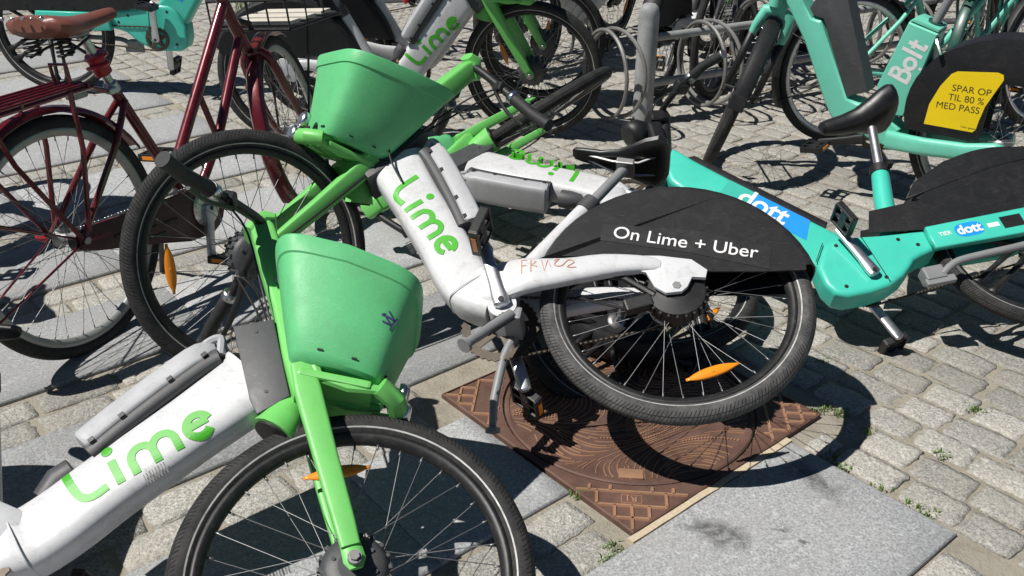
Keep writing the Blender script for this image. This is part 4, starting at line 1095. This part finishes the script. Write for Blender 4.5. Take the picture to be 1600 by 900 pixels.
# bands left of the edge line: slab 0.41 wide, two rows of setts 0.22
slabs = []
PER = .628
for kb in range(-16, 4):
    s0 = -1.05+PER*kb; s1 = s0+.443 if kb == 0 else s0+.405     # slab b-range
    r0 = s1+.004 if kb == 0 else s1                              # setts follow towards larger b
    # slabs
    a = EDGE-.012; first = True
    if kb == -3+0: pass
    while a > -9:
        L = rnd.uniform(.78, 1.05)
        if kb == 0 and first: L = 1.45
        if kb == -2 and first: L = EDGE-.332
        a0, a1 = a-L, a; first = False
        for (q0, q1) in ([(a0, a1)] if kb not in (-1,) else ([(a0, min(a1, FA0-.006))] if a0 < FA0-.1 else [])):
            c = g((q0+q1)/2, (s0+s1)/2)
            if any(inview(g(aa, bb_), 600, 350) for aa in (q0, q1, (q0+q1)/2) for bb_ in (s0, s1)): slabs.append((q0, q1, s0, s1))
        a = a0
    # two rows of setts between this slab and the next
    for row in range(2):
        bb_ = s1+.012+(PER-(s1-s0)-.012)*(.25+.5*row)
        a = EDGE-rnd.uniform(0, .1)
        while a > -9:
            L = rnd.choice((.172, .188, .204)); k = rnd.randrange(10); L = SB[k].vertices and (.172+.016*(k % 3))
            c = a-L/2
            if not (FA0-L/2-.004 < c < FA1+.1 and FB0-.045 < bb_ < FB1+.045):
                if inview(g(c, bb_), 600, 350): put(SB[k], c, bb_, rnd.choice((0, math.pi))+rnd.uniform(-.02, .02), .014, rnd.uniform(-.003, .001))
            a -= L+rnd.uniform(.006, .02)
# sett field right of the edge line, courses along b
a = EDGE+.058
while a < 9:
    w = .100; b_ = 3.0-rnd.uniform(0, .16)
    while b_ > -11:
        k = rnd.randrange(18); L = .126+.017*(k % 3); c = b_-L/2
        ins = a < FA1+.057 and FB0-L/2-.01 < c < FB1+L/2+.01
        if ins:
            for c2 in (c-L/4, c+L/4):
                if (c2 > FB1+.055 or c2 < FB0-.05) and inview(g(a, c2), 50, 40): put(SH[rnd.randrange(4)], a, c2, math.pi/2+rnd.uniform(-.1, .1), .03, rnd.uniform(-.006, .001))
        elif inview(g(a, c), 600, 350):
            put(SV[k], a+rnd.uniform(-.004, .004), c, math.pi/2+rnd.choice((0, math.pi))+rnd.uniform(-.05, .05), .022, rnd.uniform(-.0025, .003))
        b_ -= L+rnd.uniform(.004, .020)
    a += w+.0105+rnd.uniform(0, .006)
order = sorted([q for q in setts if q[3]], key=lambda q: q[2])
ids = set(id(q) for q in order[:298])
for q in order[:298]:
    o = link('sett', q[0], pav); o.matrix_local = q[1]
bm = bmesh.new()
for q in setts:
    if id(q) in ids: continue
    if px(q[1].translation)[2] > 9.5: continue
    t_ = bmesh.new(); t_.from_mesh(q[0]); t_.transform(q[1]); tm = bpy.data.meshes.new('tmp'); t_.to_mesh(tm); t_.free(); bm.from_mesh(tm); bpy.data.meshes.remove(tm)
me = bpy.data.meshes.new('setts'); bm.to_mesh(me); bm.free(); me.materials.append(M['sett'])
tag(link('setts', me, pav), kind='stuff')
for (a0, a1, b0, b1) in slabs:
    me = stone_mesh('slab', a1-a0-.006, b1-b0-.006, .05, int(a0*1000) & 255, 0, 'slab', 8, 4, .0008)
    o = link('slab', me, pav); p = g((a0+a1)/2, (b0+b1)/2, .004+rnd.uniform(-.0015, .003))
    if abs(b0+1.05) < .02: p.z = .008
    o.matrix_local = T(*p) @ Matrix.Rotation(rotz, 4, 'Z')

# ------------------------------------------------------------------ manhole cover
mc = empty('manhole_cover', T(*g((FA0+FA1)/2, (FB0+FB1)/2, 0)) @ Matrix.Rotation(rotz, 4, 'Z'))
tag(mc, 'rusty brown cast iron manhole cover in square frame under the fallen bikes', 'manhole cover')
hs = (FA1-FA0)/2; RL = .338
# local x along A, local y = perpendicular to it; the near corner is (-hs, -hs) because b grows away from +y
b = MB(); N = 64
outer = []
for k in range(N):
    a = 2*math.pi*k/N+math.pi/4; c, q = math.cos(a), math.sin(a); m = max(abs(c), abs(q)); outer.append((c/m*hs, q/m*hs))
secs = []
ri = RL+.006
ring = [(ri*math.cos(2*math.pi*k/N+math.pi/4), ri*math.sin(2*math.pi*k/N+math.pi/4)) for k in range(N)]
secs = [[V((p[0], p[1], -.03)) for p in outer], [V((p[0], p[1], .007)) for p in outer], [V((p[0]*.986, p[1]*.986, .009)) for p in outer], [V((p[0]*.984, p[1]*.984, .0045)) for p in outer], [V((p[0]*1.03, p[1]*1.03, .0045)) for p in ring], [V((p[0], p[1], .0045)) for p in ring], [V((p[0], p[1], -.02)) for p in ring]]
b.loft(secs, cap=False, smooth=False)
mf = b.build('cover_frame', 'iron', mc)
for k in range(4):
    b = MB(); q = Matrix.Rotation(math.pi/2*k, 3, 'Z'); dg = V((-1, -1, 0)).normalized(); tg = V((1, -1, 0)).normalized()
    cor = hs*math.sqrt(2)
    for dist in (cor-.145, cor-.095, cor-.052):
        hl = cor-dist-.012
        p0 = q @ (dg*dist-tg*hl); p1 = q @ (dg*dist+tg*hl); b.ribbon([(p0.x, p0.y), ((p0.x+p1.x)/2, (p0.y+p1.y)/2), (p1.x, p1.y)], .009, .0042, .0045)
    for d0, d1, xs in ((cor-.165, cor-.145, (-.10, -.05, .05, .10)), (cor-.145, cor-.095, (-.082, .082)), (cor-.095, cor-.052, (-.04, 0, .04)), (cor-.052, cor-.012, (0,))):
        for x in xs:
            p0 = q @ (dg*d0+tg*x); p1 = q @ (dg*d1+tg*x); b.ribbon([(p0.x, p0.y), ((p0.x+p1.x)/2, (p0.y+p1.y)/2), (p1.x, p1.y)], .009, .0042, .0045)
    b.build('frame_rib', 'ironworn', mf)
dg = V((-1, -1, 0)).normalized(); tg = V((1, -1, 0)).normalized()
cpt = dg*(hs*math.sqrt(2)-.120)
decal('print', text_flat('RJ', .026, .0006, 1.3), 'ironworn', mf, (cpt.x, cpt.y, .0062), -tg, dg)
b = MB(); hw_, hh_ = .024, .014
cs = [cpt+tg*x+dg*y for x, y in ((-hw_, -hh_), (hw_, -hh_), (hw_, hh_), (-hw_, hh_), (-hw_, -hh_))]
for i in range(4): b.ribbon([(cs[i].x, cs[i].y), ((cs[i].x+cs[i+1].x)/2, (cs[i].y+cs[i+1].y)/2), (cs[i+1].x, cs[i+1].y)], .0022, .0042, .002)
b.build('print_box', 'ironworn', mf)
b = MB()
secs = [[V((r*math.cos(2*math.pi*k/N), r*math.sin(2*math.pi*k/N), z)) for k in range(N)] for r, z in ((RL, -.03), (RL, .002), (RL-.004, .005), (RL-.012, .005), (RL-.014, .002), (.002, .002))]
b.loft(secs, cap=True, smooth=False); lid = b.build('cover_lid', 'iron', mc)
b = MB(); rr = random.Random(4); cells = []
def inside(p): return math.hypot(p[0], p[1]) < RL-.018
def flow(x, y):
    return 1.5*math.sin(7*x+2.2*math.sin(6*y)+.6)+1.3*math.cos(8*y-3*x+1.1)
def dens(x, y): return math.sin(17*x+5*math.sin(9*y)+.4)+math.sin(15*y-6*math.sin(8*x))
occ = {}
def near_occ(X, Y, own, rad):
    ci, cj = int(X//.008), int(Y//.008)
    for i in (-1, 0, 1):
        for j in (-1, 0, 1):
            for (px_, py_, w) in occ.get((ci+i, cj+j), ()):
                if w != own and (px_-X)**2+(py_-Y)**2 < rad*rad: return True
    return False
sid = 0
for k in range(1500):
    r_ = RL*math.sqrt(rr.random()); an = rr.uniform(0, 6.283); X0, Y0 = r_*math.cos(an), r_*math.sin(an)
    if not inside((X0, Y0)) or dens(X0, Y0) < -.75 or near_occ(X0, Y0, -1, .0085): continue
    sid += 1; runs = []
    for sg in (1, -1):
        X, Y = X0, Y0; run = []
        for st_ in range(rr.randint(5, 13)):
            run.append((X, Y)); t_ = flow(X, Y); X += sg*.0085*math.cos(t_); Y += sg*.0085*math.sin(t_)
            if not inside((X, Y)) or near_occ(X, Y, sid, .0062): break
        runs.append(run)
    pts = list(reversed(runs[1]))+runs[0][1:]
    if len(pts) < 4: continue
    for p in pts: occ.setdefault((int(p[0]//.008), int(p[1]//.008)), []).append((p[0], p[1], sid))
    if dens(X0, Y0) > 1.45:
        for p in pts: b.box((p[0], p[1], .0032), (.0045, .0045, .003))
    else: b.ribbon(pts, .0031, .0018, .0022)
b.build('lid_relief', 'ironworn', lid)
b = MB(); b.prism([(-.03, -.004), (.03, -.004), (.03, .004), (-.03, .004)], -.018, .018, .002)
b.build('lift_slot', 'ironworn', lid, T(*(dg*.30+V((0, 0, .003)))) @ Matrix.Rotation(-math.pi/4, 4, 'Z'))
# mortar strip between frame and the big slab
b = MB(); pts = []
for k in range(13): a_ = FA0-.02+(EDGE-FA0+.02)*k/12; pts.append(g(a_, FB1+.010+random.uniform(-.001, .001)))
secs = [[p-BV*.010+V((0, 0, -.012)), p-BV*.009+V((0, 0, .0035+random.uniform(-.001, .001))), p+BV*.009+V((0, 0, .005+random.uniform(-.001, .001))), p+BV*.012+V((0, 0, -.012))] for p in pts]
b.loft(secs); b.build('mortar_joint', 'concrete', pav)

# ------------------------------------------------------------------ grass in the joints
def tuft(pts, name='grass', n=26, h=.03, spread=.02, seed=1):
    r_ = random.Random(seed); bm = bmesh.new()
    for c in pts:
        for _ in range(n):
            x = c[0]+r_.gauss(0, spread); y = c[1]+r_.gauss(0, spread*.7); a = r_.uniform(0, 6.28); hh = h*r_.uniform(.4, 1.1); ln = r_.uniform(.2, .9)*hh; w = r_.uniform(.0012, .0026)
            d = V((math.cos(a), math.sin(a), 0)); u = V((-d.y, d.x, 0))*w
            p0 = V((x, y, -.008)); p1 = p0+d*ln*.4+V((0, 0, hh*.7)); p2 = p0+d*ln+V((0, 0, hh))
            v = [bm.verts.new(p) for p in (p0-u, p0+u, p1+u*.8, p1-u*.8, p2)]
            bm.faces.new((v[0], v[1], v[2], v[3])); bm.faces.new((v[3], v[2], v[4]))
    me = bpy.data.meshes.new(name); bm.to_mesh(me); bm.free(); me.materials.append(M['grass'])
    return tag(link(name, me), 'small tufts of grass in the paving joints', 'grass', kind='stuff')
spots = []
for (a_, b_, m_) in ((1.262, -1.262, 3), (1.86, -.96, 1), (1.84, -.905, 3), (1.842, -.80, 1), (1.838, -.72, 1), (1.838, -.68, 2), (2.02, -.96, 1), (2.04, -1.06, 3), (2.02, -1.10, 2), (2.34, -.82, 2), (2.08, -.79, 2), (1.16, -1.06, 1), (1.22, -1.065, 2), (2.24, -1.22, 1), (1.0, -1.045, 1)):
    for k in range(m_): p = g(a_+random.uniform(-.014, .014), b_+random.uniform(-.02, .02)); spots.append((p.x, p.y))
tuft(spots, n=22, h=.018, spread=.012)
moss = []
for k in range(34):
    an = R(196+k*3.1); q = mc.matrix_world @ V(((RL+.012)*math.cos(an+.1), (RL+.012)*math.sin(an+.1), 0)); moss.append((q.x, q.y))
for k in range(20): p = g(rnd.uniform(2.2, 5), rnd.uniform(-6, -2)); moss.append((p.x, p.y))
o_ = tuft(moss, 'moss', 16, .009, .006, 3); o_['label'] = 'thin moss around the lid and in the far joints'; o_['category'] = 'moss'
far = [(-1.75+random.uniform(-.35, .25), 7.7+random.uniform(-.3, .6)) for _ in range(40)]
o_ = tuft(far, 'grass_verge', 30, .14, .07, 5); o_['label'] = 'patch of green grass at the far edge behind the bikes'
# ------------------------------------------------------------------ the heap of fallen bikes
PA = pose((-1.398, 1.396, .403), (.9813, -.0915, -.1696), (.1509, .9122, .3811))
lime_bike(PA @ steerM((1.135, 0, 0), LS, -9.5), 9.5, 'white and green rental bike lying nearest the camera, front wheel at the bottom edge', left_crank=5, wheel_refl=(40, 220), refl2=(124,), fspin=5, seat=(.27, .43), marker=True)
PB = pose((.402, 2.047, .374), (-.9747, .2235, .0035), (.1995, .8631, .4640))
lime_bike(PB, 57, 'white and green rental bike lying over the manhole cover with printed black wheel panel', tyre='tyredust', tyre2='tyre', left_crank=63, skirt_text='On Lime + Uber', scribble=True, wheel_refl=(241,), refl2=(195, 330), fspin=0)
dw = V((-1, .427, .085)).normalized(); uw = V((0, -1, -.215)); uw = (uw-dw*uw.dot(dw)).normalized()
fxC = dw*.647-uw*.762; fzC = dw*.762+uw*.647
OC = V((-.155, 3.314, .259))-fxC*.82-fzC*.37
lime_bike(pose(OC, fxC, fzC), 44.3, 'white and green rental bike lying flat, grey battery towards the camera, green fork pointing away', left_crank=20, stand=False, lshift=.038)
dott_bike(pose((1.57, 2.61, .285), (-.981, -.152, -.141), (-.135, .871, .473), .89), 15, 'teal rental bike with black rear panel lying on its side at the right')
# ------------------------------------------------------------------ standing bikes
bolt_bike(pose((1.82, 3.38, .335), (-.78, .63, 0), (-.04, -.05, 1)), -71, 'mint rental bike standing upright with a yellow sticker on its black wheel panel')
city_bike(pose((-1.275, 2.473, .345), (.379, .922, 0), (-.085, .035, 1)), 22, 'dark red city bike with brown leather saddle and luggage rack standing at the left')
dott_bike(pose((-2.53, 5.25, .352), (.985, -.10, 0), (0, .02, 1), 1.05), 10, 'teal rental bike with black disc-like spokes standing behind the brown saddle', ang=-95)
H = lime_bike(pose((-1.04, 4.378, .335), (.998, .064, 0), (0.02, .03, 1)), -18, 'white and green rental bike standing upright behind the tilted green basket', left_crank=250, detail=False)
def again(src, mt, label):
    c = copy_tree(src); c.matrix_world = mt; c['label'] = label; return c
hd = V((.95, .25, 0)).normalized()
again(H, pose(V((.156, 5.048, .335))-hd*1.135, hd, (0, .03, 1)), 'white and green rental bike half hidden behind the upright one')
hd = V((.45, .89, 0)).normalized()
again(H, pose(V((.83, 5.25, .335)), hd, (.02, 0, 1)), 'white and green rental bike with its wheel in the rings behind the grey bollard')
hd = V((-.25, -.97, 0)).normalized()
again(H, pose(V((1.30, 5.75, .335))-hd*1.135, hd, (0, 0, 1)), 'far white and green rental bike with green fork behind the steel rings')
hd = V((-.2, .98, 0)).normalized()
again(H, pose(V((-1.98, 2.35, .335)), hd, (-.03, 0, 1)), 'white and green rental bike just outside the left edge, its shadow on the slabs')
K = city_bike(pose((-.62, 6.15, .352), (-.80, .60, 0), (.03, .03, 1)), 0, 'dark grey city bike far behind the upright green and white rental bike', 'dkgrey', 'rimblack', 'black', 'saddle', False, False, case=False, group='parked city bikes')
bN = city_bike(pose((1.575, 4.45, .352), (.97, .24, 0), (0, .03, 1)), 12, 'mint city bike with bright silver rims parked behind the mint rental bike', 'teal2', 'alu', 'black', 'saddle', False, False, case=False, group='parked city bikes')
bQ = city_bike(pose((2.28, 4.72, .352), (.62, .78, 0), (0, .03, 1)), 0, 'dark green city bike with green mudguard behind the seat block of the mint bike', 'dkgreen', 'rimblack', 'dkgreen', 'saddle', True, False, case=False, group='parked city bikes', frack='dkgreen')
hd = V((-.55, -.83, 0)).normalized()
again(H, pose(V((.55, 6.35, .335))-hd*.2, hd, (.02, 0, 1)), 'far white and green rental bike between the tangle of wheels left of the bollard')
c = copy_tree(K); c.matrix_world = pose((1.75, 6.15, .352), (-.55, -.83, 0), (.02, .02, 1)); c['label'] = 'dark grey city bike far behind the steel rings at the top'
c = copy_tree(K); c.matrix_world = pose((2.75, 5.6, .352), (-.8, .6, 0), (.02, .02, 1)); c['label'] = 'dark grey city bike at the top right behind the mint seat post'
c = copy_tree(K); c.matrix_world = pose((.10, 5.95, .352), (.55, .83, 0), (.02, .02, 1)); c['label'] = 'dark grey city bike behind the two upright green forks'
# ------------------------------------------------------------------ bollard and bike rack
b = MB(); bx_, by_ = .664, 4.715
b.tube([(bx_, by_, -.05), (bx_, by_, .54), (bx_, by_, .565), (bx_, by_, .585), (bx_, by_, .598), (bx_, by_, .602)], [.051, .051, .049, .042, .028, .006], 32)
bo = b.build('bollard', 'galv', None)
tag(bo, 'round galvanised steel bollard at the end of the bike rack', 'bollard')
rk = empty('bike_rack', T(.70, 4.74, 0)); tag(rk, 'galvanised steel bike rack with pairs of rings beside the bollard', 'bike rack')
rd = V((.865, .50, 0)).normalized(); pd = V((-rd.y, rd.x, 0))
for z in (.43, .20):
    b = MB(); b.tube([V((0, 0, z))+rd*-.02, V((0, 0, z))+rd*2.6], .021, 12); b.build('rail', 'galv', rk)
for k, (s_, zc) in enumerate(((-.30, .30), (.30, .28), (.66, .36), (1.02, .28), (1.38, .36), (1.74, .28), (2.1, .36))):
    for dd in (-.032, .032):
        b = MB(); c = rd*(s_+dd)+V((0, 0, zc))-pd*.06
        tw = Matrix.Rotation(R(6 if dd > 0 else -6), 3, 'Z')
        b.tube([c+tw @ pd*(.21*math.cos(t*math.pi/20))+V((0, 0, .21*math.sin(t*math.pi/20))) for t in range(40)], .0098, 8, closed=True); b.build('ring', 'ring', rk)
for s_ in (1.3, 2.55):
    b = MB(); b.tube([rd*s_+V((0, 0, -.02)), rd*s_+V((0, 0, .45))], .022, 12); b.build('rack_leg', 'galv', rk)
# rubber tag hanging on the rear of the teal bike
b = MB(); c = V((-2.36, 5.25, .50))
b.tube([c+V((.035*math.cos(a), 0, .035*math.sin(a))) for a in [2*math.pi*k/20 for k in range(20)]], .012, 8, closed=True, flat=.5)
b.tube([c+V((-.005, 0, .035)), c+V((-.05, .01, .16)), c+V((-.06, .02, .25))], .006, 6)
tag(b.build('key_tag', 'lock', None), 'yellow green ring shaped tag hanging above the brown saddle', 'tag')
